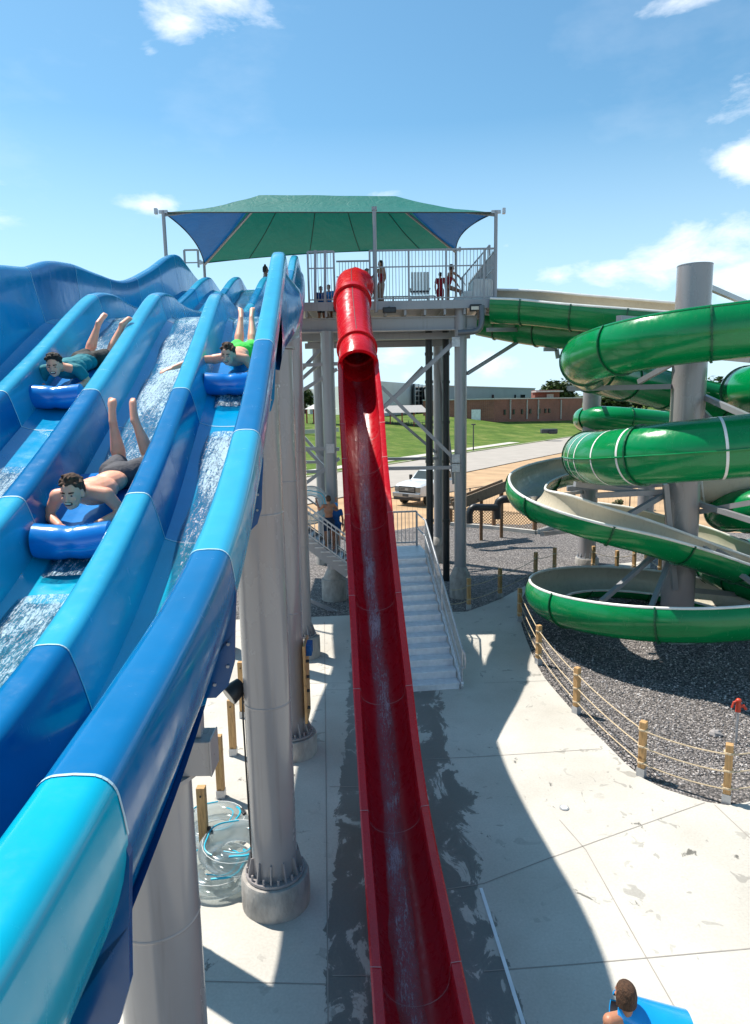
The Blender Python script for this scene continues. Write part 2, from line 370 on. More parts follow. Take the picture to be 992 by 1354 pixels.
cn2=N(nt,'ShaderNodeTexNoise',i_Scale=3.0,i_Detail=6.0,i_Roughness=.6); L(nt,mp.outputs[0],cn2.inputs[0])
s1=mth('ADD',acc,mth('MULTIPLY',mth('SUBTRACT',cn.outputs[0],.5),2.3))
mask=mth('MULTIPLY',mth('SMOOTH_MIN',mth('MAXIMUM',mth('MULTIPLY',mth('SUBTRACT',s1,.28),1.25),0),1.0,.1),mth('MINIMUM',mth('MULTIPLY',acc,3.5),1))
veil=mth('MULTIPLY',mth('MAXIMUM',mth('SUBTRACT',cn2.outputs[0],.52),0),.55)
low=mth('MULTIPLY',mth('MAXIMUM',mth('SUBTRACT',.42,el),0),.9)       # milky air near the horizon
L(nt,mth('MINIMUM',mth('MULTIPLY',mth('MAXIMUM',mth('SUBTRACT',.36,el),0),2.6),.9),skc.inputs[0])
mask2=mth('MINIMUM',mth('ADD',mth('MAXIMUM',mask,veil),mth('MULTIPLY',mth('MULTIPLY',low,low),.6)),.94)
mx=N(nt,'ShaderNodeMixRGB'); L(nt,mask2,mx.inputs[0]); L(nt,skc.outputs[0],mx.inputs[1]); mx.inputs[2].default_value=(8.2,8.5,8.9,1)
L(nt,mx.outputs[0],bg.inputs[0])
# ------------------------------------------------------------------ ground materials
def concrete():
    m,nt,b,o=newmat('broomed_concrete'); tc=N(nt,'ShaderNodeNewGeometry'); P=tc.outputs['Position']
    def nz(s,d=5,r=.6,dist=0,st=(1,1,1)):
        mp=N(nt,'ShaderNodeMapping'); mp.inputs['Scale'].default_value=st; L(nt,P,mp.inputs[0])
        n=N(nt,'ShaderNodeTexNoise',i_Scale=s,i_Detail=float(d),i_Roughness=r,i_Distortion=dist); L(nt,mp.outputs[0],n.inputs[0]); return n.outputs[0]
    def M_(op,a,b=None,c=None):
        n=N(nt,'ShaderNodeMath',operation=op)
        for i,x in enumerate((a,b,c)):
            if x is None: continue
            if isinstance(x,(int,float)): n.inputs[i].default_value=x
            else: L(nt,x,n.inputs[i])
        return n.outputs[0]
    base=ramp(nt,nz(.45,6),[(.3,(.43,.395,.345)),(.7,(.57,.54,.485))])
    fine=ramp(nt,nz(30,4),[(.3,(.9,.9,.9)),(.7,(1.05,1.05,1.05))])
    m1=N(nt,'ShaderNodeMixRGB',blend_type='MULTIPLY'); m1.inputs[0].default_value=1; L(nt,base,m1.inputs[1]); L(nt,fine,m1.inputs[2])
    sp=N(nt,'ShaderNodeSeparateXYZ'); L(nt,P,sp.inputs[0]); X=sp.outputs[0]; Y=sp.outputs[1]
    # splash-wet strip on both sides of the red slide, its shadow painted in at the left, footprints further out
    def band(c,w): return M_('SUBTRACT',1.0,M_('DIVIDE',M_('ABSOLUTE',M_('SUBTRACT',X,c)),w))
    wet=M_('MAXIMUM',M_('MULTIPLY',M_('MAXIMUM',band(.62,1.08),0),1.25),M_('MULTIPLY',M_('MAXIMUM',band(-.35,.42),0),1.7))
    wet=M_('MINIMUM',wet,.62)
    nn=M_('MULTIPLY',M_('SUBTRACT',nz(1.5,8,.66,1.0,(1.5,.8,1)),.5),2.6)
    wm=ramp(nt,M_('ADD',wet,nn),[(.36,(0,0,0)),(.415,(.35,.35,.35)),(.44,(.9,.9,.9)),(.6,(1,1,1))])
    foot=ramp(nt,nz(3.4,2,.5,.8),[(.645,(0,0,0)),(.665,(1,1,1))])
    far=ramp(nt,nz(.28,2),[(.42,(0,0,0)),(.56,(1,1,1))])
    foot2=M_('MULTIPLY',foot,far)
    wt=M_('MAXIMUM',wm,M_('MULTIPLY',foot2,.45))
    m2=N(nt,'ShaderNodeMixRGB',blend_type='MULTIPLY'); m2.inputs[2].default_value=(.30,.30,.30,1); L(nt,wt,m2.inputs[0]); L(nt,m1.outputs[0],m2.inputs[1])
    L(nt,m2.outputs[0],b.inputs['Base Color'])
    L(nt,M_('MULTIPLY_ADD',wm,-.5,.78),b.inputs['Roughness'])
    bp=N(nt,'ShaderNodeBump',i_Strength=.15,i_Distance=.006); L(nt,nz(60,3,.6,0,(.25,1,1)),bp.inputs['Height']); L(nt,bp.outputs[0],b.inputs['Normal'])
    return m
CONC=concrete()
def gravelmat():
    m,nt,b,o=newmat('crushed_granite'); c=coords(nt)
    v=N(nt,'ShaderNodeTexVoronoi',i_Scale=21.0,i_Randomness=1.0); L(nt,c,v.inputs[0])
    v2=N(nt,'ShaderNodeTexNoise',i_Scale=.6,i_Detail=4.0); L(nt,c,v2.inputs[0])
    sepc=N(nt,'ShaderNodeSeparateColor'); L(nt,v.outputs['Color'],sepc.inputs[0])
    cc=ramp(nt,sepc.outputs[0],[(0,(.13,.115,.11)),(1,(.75,.69,.65)),(.45,(.36,.325,.31)),(.8,(.50,.45,.43))])
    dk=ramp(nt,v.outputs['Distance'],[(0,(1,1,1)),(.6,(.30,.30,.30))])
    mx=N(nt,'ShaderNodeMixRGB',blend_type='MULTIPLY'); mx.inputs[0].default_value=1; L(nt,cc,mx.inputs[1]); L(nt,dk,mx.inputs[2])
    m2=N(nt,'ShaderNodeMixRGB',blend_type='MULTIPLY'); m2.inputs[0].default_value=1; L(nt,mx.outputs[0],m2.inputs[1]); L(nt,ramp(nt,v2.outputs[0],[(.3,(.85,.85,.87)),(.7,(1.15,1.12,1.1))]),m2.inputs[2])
    L(nt,m2.outputs[0],b.inputs['Base Color']); b.inputs['Roughness'].default_value=.85
    inv=N(nt,'ShaderNodeMath',operation='SUBTRACT'); inv.inputs[0].default_value=1; L(nt,v.outputs['Distance'],inv.inputs[1])
    bp=N(nt,'ShaderNodeBump',i_Strength=1.0,i_Distance=.05); L(nt,inv.outputs[0],bp.inputs['Height']); L(nt,bp.outputs[0],b.inputs['Normal'])
    return m
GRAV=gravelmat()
STONES=[pmat('granite_chip_%s'%k,c,.8,var=.25,vs=20) for k,c in (('dark',(.15,.135,.13)),('mid',(.32,.29,.278)),('pale',(.60,.55,.52)))]
DIRT=pmat('bare_tan_earth',(.43,.275,.15),.95,var=.2,vs=.5,bump=.4,bs=3)
FARG=pmat('far_pasture',(.09,.12,.04),.95,var=.3,vs=.05)
ROADM=pmat('pale_road_concrete',(.36,.315,.27),.8,var=.08,vs=.6,bump=.1,bs=20)
WALKM=pmat('sidewalk_concrete',(.52,.47,.41),.8,var=.08,vs=.6)
def grassm():
    m,nt,b,o=newmat('mown_grass')
    n=N(nt,'ShaderNodeTexNoise',i_Scale=.22,i_Detail=9.0,i_Roughness=.7); L(nt,coords(nt,(1,1,1)),n.inputs[0])
    n2=N(nt,'ShaderNodeTexNoise',i_Scale=2.6,i_Detail=5.0,i_Roughness=.7); L(nt,coords(nt,(.4,1.6,1)),n2.inputs[0])
    c1=ramp(nt,n.outputs[0],[(.3,(.05,.10,.012)),(.5,(.09,.15,.022)),(.64,(.17,.20,.05))])
    mx=N(nt,'ShaderNodeMixRGB',blend_type='MULTIPLY'); mx.inputs[0].default_value=1; L(nt,c1,mx.inputs[1]); L(nt,ramp(nt,n2.outputs[0],[(.3,(.5,.55,.5)),(.7,(1.4,1.32,1.25))]),mx.inputs[2])
    L(nt,mx.outputs[0],b.inputs['Base Color']); b.inputs['Roughness'].default_value=.95; b.inputs['Specular IOR Level'].default_value=.2
    bp=N(nt,'ShaderNodeBump',i_Strength=.6,i_Distance=.15); L(nt,n2.outputs[0],bp.inputs['Height']); L(nt,bp.outputs[0],b.inputs['Normal'])
    return m
GRASS=grassm()
def sstep(a,b,x):
    t=max(0,min(1,(x-a)/(b-a))); return t*t*(3-2*t)
RD=V((1,1.46,0)).normalized(); RN=V((-1.46,1,0)).normalized(); RO=V((0,71,0))    # road axis along its far edge
def tdist(x,y): return (V((x,y,0))-RO).dot(RN)
def hill(x,y):
    t=tdist(x,y); h=3.6*sstep(2,40,t)
    h+=.25*noise.noise(V((x*.03,y*.03,0)))*sstep(4,20,t)
    return h
mb=MB()
ys=[-40,0,10,20,30,40,50,60,70,80,90,100,115,130,145,160,180,210,260,340,450,700,1200,2500,5000]; xs_=[-5000,-1500,-500,-200,-120,-80]+list(range(-60,121,12))+[140,200,300,500,1500,5000]
for i,y in enumerate(ys):
    for x in xs_: mb.v.append(V((x,y,(-.02 if tdist(x,y)<4 else hill(x,y)-.3) if y<2000 else 0)))
for j in range(len(ys)-1):
    for i in range(len(xs_)-1):
        q=j*len(xs_)+i; mb.f.append([q,q+1,q+len(xs_)+1,q+len(xs_)]); mb.m.append(1 if ys[j]>=180 else 0)
tag(mb.build('ground',[DIRT,FARG],smooth=True),kind='structure')
def strip(t0,t1,s0,s1,n,z,name,mat,nt_=1):
    mb=MB()
    def f(u,v):
        p=RO+RD*(s0+(s1-s0)*u)+RN*(t0+(t1-t0)*v); return V((p.x,p.y,hill(p.x,p.y)+z))
    mb.grid(f,n,nt_); o=mb.build(name,mat,smooth=True); return tag(o,kind='structure')
strip(0,170,-160,300,115,.05,'grass_hill',GRASS,60)
strip(-11.2,-.15,-120,220,60,.05,'road',ROADM)
strip(.1,.32,-120,220,60,.12,'road_kerb',WALKM)
strip(2.0,3.8,-20,44,40,.09,'path',WALKM)
# gravel beds, deck
def poly_sheet(name,pts,z,mat,skirt=0):
    bm=bmesh.new(); vs=[bm.verts.new((p[0],p[1],z)) for p in pts]; f=bm.faces.new(vs)
    if f.normal.z<0: f.normal_flip()
    bm.normal_update()
    if f.normal.z<0: f.normal_flip()
    if skirt:
        r=bmesh.ops.extrude_face_region(bm,geom=[f]); 
        for v in [e for e in r['geom'] if isinstance(e,bmesh.types.BMVert)]: v.co.z-=skirt
        bmesh.ops.recalc_face_normals(bm,faces=bm.faces)
    bmesh.ops.triangulate(bm,faces=bm.faces)
    me=bpy.data.meshes.new(name); bm.to_mesh(me); bm.free(); return link(name,me,mat)
def curve2(pts,step=.5): return catmull([V((p[0],p[1],0)) for p in pts],step)
grav_far=[gd(x,y,-.05) for x,y in [(640,705),(690,712),(745,690),(800,686)]]
gpts=[V((-30,20,0)),V((-30,31,0)),gd(405,716,0),gd(470,708),gd(530,700),gd(590,690),gd(690,694),gd(742,686),gd(860,700),gd(990,705),V((40,34,0)),V((40,4,0)),V((3,4,0)),V((1,18,0))]
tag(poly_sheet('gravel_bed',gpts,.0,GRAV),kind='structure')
isl=[gd(x,y) for x,y in [(700,772),(688,800),(690,828),(712,884),(737,918),(764,948),(806,990),(850,1031),(905,1054),(963,1067),(1010,1056),(1080,1040)]]
edge_l=[gd(x,y) for x,y in [(415,817),(520,812),(617,810),(645,800),(662,793),(690,778),(708,768),(740,757),(800,748),(860,742)]]
inner=[gd(x,y) for x,y in [(860,752),(800,757),(740,764)]]
deck=[V((-25,19.9,0)),V((-8,20,0))]+edge_l+inner+curve2(isl,.4)+[V((14,11.5,0)),V((16,2,0)),V((16,-8,0)),V((-25,-8,0))]
tag(poly_sheet('pool_deck',deck,.03,CONC,.13),kind='structure')
# joints cut in the deck, dark grooves
JM=pmat('joint_groove',(.30,.27,.24),.9)
jl=[[(562,1004),(640,1000),(793,990)],[(640,903),(722,900)],[(588,1176),(640,1168),(668,1157),(720,1137),(800,1108),(932,1061)],[(740,1084),(775,1124),(840,1240),(905,1354)],[(640,1284),(760,1275),(992,1254),(1080,1246)],[(429,822),(431,1000),(434,1354)],[(255,1297),(430,1301)],[(945,1064),(992,1108)],[(300,905),(430,903),(466,903)],[(430,912),(468,912)],[(436,1040),(480,1040)],[(440,1290),(490,1290)]]
mb=MB()
for l in jl:
    pts=[gd(x,y,.034) for x,y in l]
    for a,b in zip(pts,pts[1:]):
        d=(b-a).normalized(); s=V((-d.y,d.x,0))*.0075
        mb.add([a-s,b-s,b+s,a+s],[(0,1,2,3)])
jo=mb.build('deck_joints',JM); tag(jo,kind='structure')
mb=MB(); pts=[gd(x,y,.036) for x,y in [(636,1174),(650,1218),(671,1285),(700,1378)]]
for a,b in zip(pts,pts[1:]):
    d=(b-a).normalized(); s=V((-d.y,d.x,0))*.022
    mb.add([a-s,b-s,b+s,a+s],[(0,1,2,3)])
tag(mb.build('painted_line',pmat('white_paint',(.78,.8,.82),.5)),kind='structure')
# loose stones on the near gravel: real chips scattered as stuff
import random as _r
rg=_r.Random(3); mb=MB()
islp=[(p.x,p.y) for p in curve2(isl,.4)]+[(16,14),(16,28),(6,27),(5,24)]
def inside(x,y,P):
    c=False; j=len(P)-1
    for i in range(len(P)):
        if (P[i][1]>y)!=(P[j][1]>y) and x<(P[j][0]-P[i][0])*(y-P[i][1])/(P[j][1]-P[i][1])+P[i][0]: c=not c
        j=i
    return c
cnt=0
octv=[V((1,0,0)),V((-1,0,0)),V((0,1,0)),V((0,-1,0)),V((0,0,1)),V((0,0,-1))]; octf=[(0,2,4),(2,1,4),(1,3,4),(3,0,4),(2,0,5),(1,2,5),(3,1,5),(0,3,5)]
while cnt<26000:
    x=rg.uniform(2.8,13); y=11+ (rg.random()**1.4)*14
    if not inside(x,y,islp): continue
    s=rg.choice((rg.uniform(.010,.022),rg.uniform(.014,.034))); rot=Matrix.Rotation(rg.uniform(0,6.28),3,'Z')@Matrix.Rotation(rg.uniform(0,3),3,'X')
    mb.add([rot@V((p.x*s*rg.uniform(.7,1.3),p.y*s*rg.uniform(.5,1.1),p.z*s*.7))+V((x,y,.012)) for p in octv],octf,rg.choice((0,0,1,1,1,2)))
    cnt+=1
o=mb.build('gravel_stones',STONES,recalc=False,weld=False); tag(o,'loose grey crushed stones covering the bed beneath the green slides','gravel',kind='stuff')
# ------------------------------------------------------------------ blue racing slide
ZK=[(-2.5,5.15),(-1,5.17),(.4,5.21),(1.4,5.27),(2.87,5.48),(4.46,5.95),(6.36,6.68),(7.6,7.2),(8.7,7.68),(9.6,8.02),(10.4,8.14),(11.2,8.14),(12.4,8.2),(14.3,8.45),(16.5,9.1),(18.5,9.78),(19.6,10.02),(20.4,9.98),(21.6,9.9),(23,9.9)]
XK=[(-2.5,-1.40),(1.4,-1.42),(2.87,-1.45),(4.46,-1.57),(6.36,-1.77),(8.4,-1.98),(10.4,-2.2),(14,-2.52),(19.8,-2.88),(23,-3.05)]
DK=[(-2.5,.46),(1.4,.44),(4.46,.41),(6.4,.43),(10.4,.54),(14,.42),(17,.4),(19.6,.55),(23,.5)]
WK=[(-2.5,.8),(5,.76),(7.7,.70),(8.7,.52),(9.6,.34),(10.4,.46),(11.3,.6),(12.5,.62),(14,.57),(17,.55),(19.6,.58),(23,.5)]
SK=[(-2.5,-.05),(1.4,-.05),(2.87,-.067),(4.46,-.065),(6.4,-.02),(10.4,.08),(13,.04),(17,0),(23,0)]
PW=.8
def sl(Y):
    c=V((pchip(XK,Y),Y,pchip(ZK,Y))); e=.15
    c2=V((pchip(XK,Y-e),Y-e,pchip(ZK,Y-e))); c1=V((pchip(XK,Y+e),Y+e,pchip(ZK,Y+e)))
    t=(c2-c1).normalized(); lat=V((-t.y,t.x,0)).normalized(); n=lat.cross(t).normalized()
    if n.z<0: n=-n
    if lat.x<0: lat=-lat
    n=(n+V((0,0,1))*.6).normalized()
    return c,t,lat,n
RINGS=[-2.5,-.1,1.4,2.87,4.46,6.36,9.5,11.3,13.2,15.2,17.2,18.9,20.2,23]
sts=[]
for a,b in zip(RINGS,RINGS[1:]):
    n=max(3,int((b-a)/.18))
    for i in range(n): sts.append(a+(b-a)*i/n)
sts.append(23.0)
FR={y:sl(y) for y in sts}
CAPC={0:B_LL,1:B_D}
capseq=[0,2,1,0,1,0,2,1,3,2,3,2,0]      # ring interval -> palette index
# palettes : 0 sky, 1 deep, 2 cyan, 3 mid
def ringi(Y):
    for i in range(len(RINGS)-1):
        if RINGS[i]-1e-6<=Y<RINGS[i+1]-1e-6: return i
    return len(RINGS)-2
CAPM=[B_L,B_D,B_LL,B_M]
capidx=[2,2,1,0,1,0,3,1,0,1,0,0,0]
capidx=[2,2,1,0,1,0,3,1,0,3,0,3,0]
flm=[1,3,2,0,2,1,3,2,1,3,1,3,3]         # lane floor colours
FLM=[B_F,B_N,B_LL,B_M]
flm=[1,1,1,2,0,0,2,3,0,3,0,2,2]
def sweep(prof_fn,mats,idx,name,parent,label=None,rng=None,closed=False):
    mb=MB(); ss=[y for y in sts if rng is None or rng[0]<=y<=rng[1]]
    np_=None
    for y in ss:
        c,t,lat,n=FR[y]; pr=prof_fn(y)
        np_=len(pr)
        for u,h in pr: mb.v.append(c+lat*u+n*h)
    for j in range(len(ss)-1):
        for k in range(np_ if closed else np_-1):
            k2=(k+1)%np_
            mb.f.append([j*np_+k,j*np_+k2,(j+1)*np_+k2,(j+1)*np_+k]); mb.m.append(idx[ringi((ss[j]+ss[j+1])/2)])
    return mb.build(name,mats,parent,smooth=True,recalc=False,label=label)
BS=thing('racing_slide','big blue racing slide with several lanes, alternating light and dark blue panels','water slide',(-1.5,4.5,0))
DEPTH=.33
def capprof(u0): 
    return lambda y:[(u0-.15,-DEPTH-.02),(u0-.128,-.22),(u0-.106,-.11)]+[(u0-.034+.058*math.cos(R(a)),-.06+.06*math.sin(R(a))) for a in (172,155,138,122,106,90)]+[(u0,.002)]+[(u0+.034+.058*math.cos(R(a)),-.06+.06*math.sin(R(a))) for a in (90,74,58,42,25,8)]+[(u0+.106,-.11),(u0+.128,-.22),(u0+.15,-DEPTH-.02)]
for k in (-2,-1,0): sweep(capprof(k*PW),CAPM,capidx,'lane_divider',BS)
def laneprof(k):
    a=(k-1)*PW+.14; b=k*PW-.14; pts=[]
    for i in range(9):
        f=i/8; pts.append((a+(b-a)*f,-DEPTH-.045*(1-abs(2*f-1)**3)))
    return lambda y:pts
LN=[]
for k in (-2,-1,0,1): LN.append(sweep(laneprof(k),FLM,flm,'lane_floor',BS))
def undr(y): return [(-3*PW+.05,-DEPTH-.10),(-1.2,-DEPTH-.14),(PW-.22,-DEPTH-.10)]
sweep(undr,CAPM,[3]*13,'underside_panel',BS)
def dprof(y):
    r=pchip(DK,y); u=PW+pchip(SK,y)
    arc=lambda cx,cy,rx,ry,a0,a1,n:[(cx+rx*math.cos(R(a0+(a1-a0)*i/n)),cy+ry*math.sin(R(a0+(a1-a0)*i/n))) for i in range(n+1)]
    return [(PW-.17,-DEPTH-.01),(u-.135,-.20),(u-.12,-.10),(u-.105,r-.16),(u-.094,r-.07)]+arc(u-.034,r-.06,.058,.06,170,90,6)+[(u,r+.002)]+arc(u+.034,r-.06,.058,.06,90,8,6)+[(u+.098,r-.10),(u+.103,r-.15),(u+.100,r-.20),(u+.088,r-.26),(u+.070,r-.32),(u+.050,r-.375),(u+.044,r-.385),(u-.01,r-.39),(u-.05,-.12),(u-.14,-DEPTH-.10)]
odx=[2,2,1,0,1,0,3,1,0,3,0,3,0]
D_=sweep(dprof,CAPM,capidx,'outer_wall',BS,label='tall right-hand outer wall nearest the grey columns')
def skprof(y):
    r=pchip(DK,y); u=PW+pchip(SK,y); e=sstep(8.2,9.6,y)*(1-.4*sstep(17,21,y))
    return [(u+.07,r-.25),(u+.07+.06*e,r-.34),(u+.07+.20*e,r-.50),(u+.07+.24*e,r-.70),(u+.05+.20*e,r-.92),(u+.02,r-1.05),(u-.2,r-1.0),(u-.24,-DEPTH-.08)]
sweep(skprof,CAPM,[1]*13,'side_skirt',BS,rng=(8.2,20.3))
def wprof(y):
    r=pchip(WK,y); u=-3*PW
    return [(u-.10,-DEPTH-.10),(u-.13,r-.12),(u-.11,r-.045),(u-.08,r-.01),(u-.04,r),(u+.02,r),(u+.06,r-.02),(u+.085,r-.07),(u+.10,r*.4),(u+.14,-.12),(u+.18,-DEPTH-.02)]
sweep(wprof,CAPM,[2,1,3,1,0,3,1,3,1,3,3,3,3],'outer_wall',BS,label='tall far-left outer wall with wavy top')
# joints (pale sealant lines) and bolted flanges under every ring
for y in RINGS[2:-1]:
    c,t,lat,n=sl(y); mb=MB(); off=-t*.006
    for pf in [capprof(k*PW) for k in(-2,-1,0)]+[dprof,wprof,laneprof(-2),laneprof(-1),laneprof(0),laneprof(1)]:
        pr=pf(y)
        lim=[p for p in pr] if pf not in (dprof,wprof) else (pr[:26] if pf is dprof else pr[2:])
        w_=.006 if y>3 else .004
        for (u,h),(u2,h2) in zip(lim,lim[1:]):
            d=V((u2-u,h2-h)); nn=V((-d.y,d.x)).normalized()*.0025 if d.length>0 else V((0,0))
            if nn.y<0: nn=-nn
            A=c+lat*(u+nn.x)+n*(h+nn.y); B=c+lat*(u2+nn.x)+n*(h2+nn.y)
            mb.add([A-t*w_,B-t*w_,B+t*w_,A+t*w_],[(0,1,2,3)])
    mb.build('panel_joint',SEAM,BS,recalc=False)
    mb=MB(); r=pchip(DK,y); u=PW+pchip(SK,y)
    out=[(u+.098,r-.16),(u+.106,r-.2),(u+.088,r-.38),(u+.075,r-.54),(u+.04,r-.65),(u-.02,r-.71),(u-.22,r-.71),(u-.3,-DEPTH-.05),(u-.16,-DEPTH-.02),(u-.05,-.15),(u+.03,r-.38)]
    ps=[c+lat*a+n*b for a,b in out]; q=len(ps)
    mb.add([p-t*.012 for p in ps]+[p+t*.012 for p in ps],[tuple(range(q)),tuple(range(2*q-1,q-1,-1))]+[(i,(i+1)%q,q+(i+1)%q,q+i) for i in range(q)])
    for a,b in ((u+.055,r-.44),(u+.045,r-.55),(u-.02,r-.64),(u-.12,r-.67)):
        p=c+lat*a+n*b
        if y>2: mb.cyl(p+t*.02,p-t*.02,.008,n=6,m=1)
    mb.build('bolted_flange',[B_N if y<5 else B_M,GALV],BS)
# water sheets
def wsheet(k,y0,y1,a0,a1,foamk,name='sheet_of_water'):
    ss=[y for y in sts if y0<=y<=y1]; mb=MB(); fo=[]
    a=(k-1)*PW; nu=6
    for y in ss:
        c,t,lat,n=FR[y]
        for i in range(nu+1):
            f=i/nu; u=a+a0+(a1-a0)*f+.02*math.sin(y*5+k)
            e=1-abs(2*f-1)
            mb.v.append(c+lat*u+n*(-DEPTH-.024+.02*min(1,e*3)+.012*noise.noise(V((u*9,y*5,k))))); fo.append(foamk(y,f))
    for j in range(len(ss)-1):
        for i in range(nu):
            q=j*(nu+1)+i; mb.f.append([q,q+1,q+nu+2,q+nu+1]); mb.m.append(0)
    o=mb.build(name,WATER,BS,smooth=True,recalc=False,weld=False)
    at_=o.data.attributes.new('foam','FLOAT','POINT'); at_.data.foreach_set('value',fo)
    return o
edge=lambda f:min(1,(1-abs(2*f-1))*4)-.9
wsheet(0,3.9,11.2,.24,.68,lambda y,f:(.55 if y>6.4 else .35)+edge(f)*.6)
wsheet(0,1.0,3.95,.20,.62,lambda y,f:.42+edge(f)*.5)
wsheet(-1,1.0,5.75,.20,.62,lambda y,f:.48+edge(f)*.5)
wsheet(-1,7.6,11.2,.2,.64,lambda y,f:.35+edge(f)*.5)
wsheet(1,2.9,6.3,.24,.62,lambda y,f:.3+.35*sstep(4.3,6,y)+edge(f)*.5)
wsheet(1,6.6,11.2,.24,.64,lambda y,f:.35+edge(f)*.5)
wsheet(1,14,21,.2,.66,lambda y,f:.3+edge(f)*.5); wsheet(0,14,21,.2,.66,lambda y,f:.1+edge(f)*.5)
# steel cross beams carrying the slide
def sup_col(px,py,Y,dia,top,label,ped=.45,pedr=.46,arm=None,name='support_column',mat=None,gp='grey columns under the blue slide',base=None):
    mat=mat or STEEL
    p=base if base else gd(px,py)
    t=thing(name,label,'column',(p.x,p.y,0),gp)
    r=dia/2
    MB().cyl((p.x,p.y,ped+.0),(p.x,p.y,top),r,r,40).build('steel_pipe',mat,t,smooth=True)
    MB().lathe((p.x,p.y,-.05),[(pedr*.99,0),(pedr,ped*.5),(pedr*.985,ped),(pedr*.95,ped+.05-.012)],36).build('concrete_pedestal',CONCP,t,smooth=True)
    mb=MB()
    for zz in (ped+2.35,ped+4.75): mb.lathe((p.x,p.y,zz),[(r+.0005,0),(r+.006,.008),(r+.006,.02),(r+.0005,.028)],40)
    mb.build('weld_bead',mat,t,smooth=True)
    mb=MB(); fl=min(pedr*.86,r*1.5); mb.lathe((p.x,p.y,ped),[(fl,0),(fl,.035)],32)
    ng=12
    for i in range(ng):
        a=2*math.pi*i/ng; d=V((math.cos(a),math.sin(a),0)); s=V((-d.y,d.x,0))*.008; q=V((p.x,p.y,ped+.036))
        A=q+d*(r-.004); B=q+d*(fl-.02); C_=q+d*(r-.004)+V((0,0,.24)); C2=q+d*(r+.03)+V((0,0,.24)); B2=B+V((0,0,.04))
        mb.add([A-s,B-s,B2-s,C2-s,C_-s,A+s,B+s,B2+s,C2+s,C_+s],[(0,1,2,3,4),(9,8,7,6,5),(0,5,6,1),(1,6,7,2),(2,7,8,3),(3,8,9,4)])
        a2=a+math.pi/ng; d2=V((math.cos(a2),math.sin(a2),0)); bp=q+d2*((r+fl)/2+.02); mb.cyl(bp-V((0,0,.004)),bp+V((0,0,.07)),.016,n=6)
    mb.build('base_flange',mat,t)
    return t,p
def crossbeam(t,p,Yb,zt,xr,xl,w=.22,h=.25):
    MB().lathe((p.x,p.y,zt-h-.034),[(.40 if Yb<5 else .31,0),(.40 if Yb<5 else .31,.03)],36).build('cap_plate',STEEL,t)
    mb=MB(); mb.box(((xr+xl)/2,Yb,zt-h/2),(xr-xl,w,h)); mb.box((xr+.004,Yb,zt-h/2),(.012,w*1.04,h*1.04)); mb.build('cross_beam',STEEL,t,bevel=.008)
    mb=MB()
    c,tt,lat,n=sl(Yb)
    for u in (-1.9,-.9,.3):
        q=c+lat*u+n*(-DEPTH-.14); mb.beam(q,(q.x,Yb,zt),.10,.10)
    mb.build('slide_strut',STEEL,t)
fp=V((-1.66,4.52,0))
t,p=sup_col(0,0,0,.60,3.95,'closest grey steel column, bottom left, with round cap plate and box beam',base=fp); crossbeam(t,p,4.44,4.25,-1.16,-4.2)
t,p=sup_col(366,1192,0,.585,6.75,'thick grey column on a round concrete pedestal, second from the camera',pedr=.45,ped=.47)
MIDC=p
crossbeam(t,p,p.y,7.0,-1.9,-4.3)
t,p=sup_col(388,995,0,.52,7.45,'grey column with the edge-on wooden board, partly hidden by the thick column',pedr=.46,ped=.42); BRDC=p
crossbeam(t,p,p.y,7.75,-2.0,-4.5)
t,p=sup_col(402,868,0,.46,8.6,'farther slim grey column on a round pedestal near the stair people',pedr=.44,ped=.6)
t,p=sup_col(288,862,0,.46,8.6,'far-left grey column seen under the blue slide edge',pedr=.44,ped=.6)
t,p=sup_col(150,1215,0,.58,5.5,'mostly hidden grey column whose pedestal shows left of the closest column',pedr=.45,ped=.45)
# ------------------------------------------------------------------ slide tower
YF=22.0; YB=28.0
def P(px,py,Y=YF): return at(px,py,Y)
DZ=P(520,400).z           # deck level
xl=P(396,400).x; xr=P(656,400).x; XL=P(206,345).x
TW=thing('slide_tower','grey steel start tower with railed deck on columns and cross braces','tower',(0,25,0))
mb=MB(); mb.box(((xl+xr)/2,(YF+YB)/2,DZ-.03),(xr-xl,YB-YF,.06)); mb.box(((XL+xl)/2-.02,(YF+YB)/2+.2,DZ-.03+.12),(xl-XL-.04,YB-YF-.4,.06)); mb.build('deck_floor',GALV,TW)
mb=MB(); h=.30
mb.beam((xl,YF-.04,DZ-.09),(xr,YF-.04,DZ-.09),.05,.26); mb.beam((xr+.02,YF,DZ-.09),(xr+.02,YB,DZ-.09),.05,.26); mb.build('fascia_channel',STEELC,TW)
mb=MB()
for y in (YF+.35,YF+3,YB-.4):
    z=DZ-.62
    mb.beam((xl-.3,y,z+.2),(xr-.55,y,z+.2),.24,.03); mb.beam((xl-.3,y,z-.2),(xr-.55,y,z-.2),.24,.03); mb.beam((xl-.3,y,z),(xr-.55,y,z),.03,.38)
mb.build('main_beam',STEELC,TW)
mb=MB()
x=xl+.2
while x<xr: mb.beam((x,YF,DZ-.29),(x,YB,DZ-.29),.07,.2); x+=.62
mb.build('deck_joists',STEELC,TW)
mb=MB()
for y,z in ((YF+1.5,DZ-.9),(YF+4.5,DZ-.9)): mb.beam((xl-.3,y,z),(xr-.6,y,z),.15,.2)
mb.build('lower_beam',STEELC,TW)
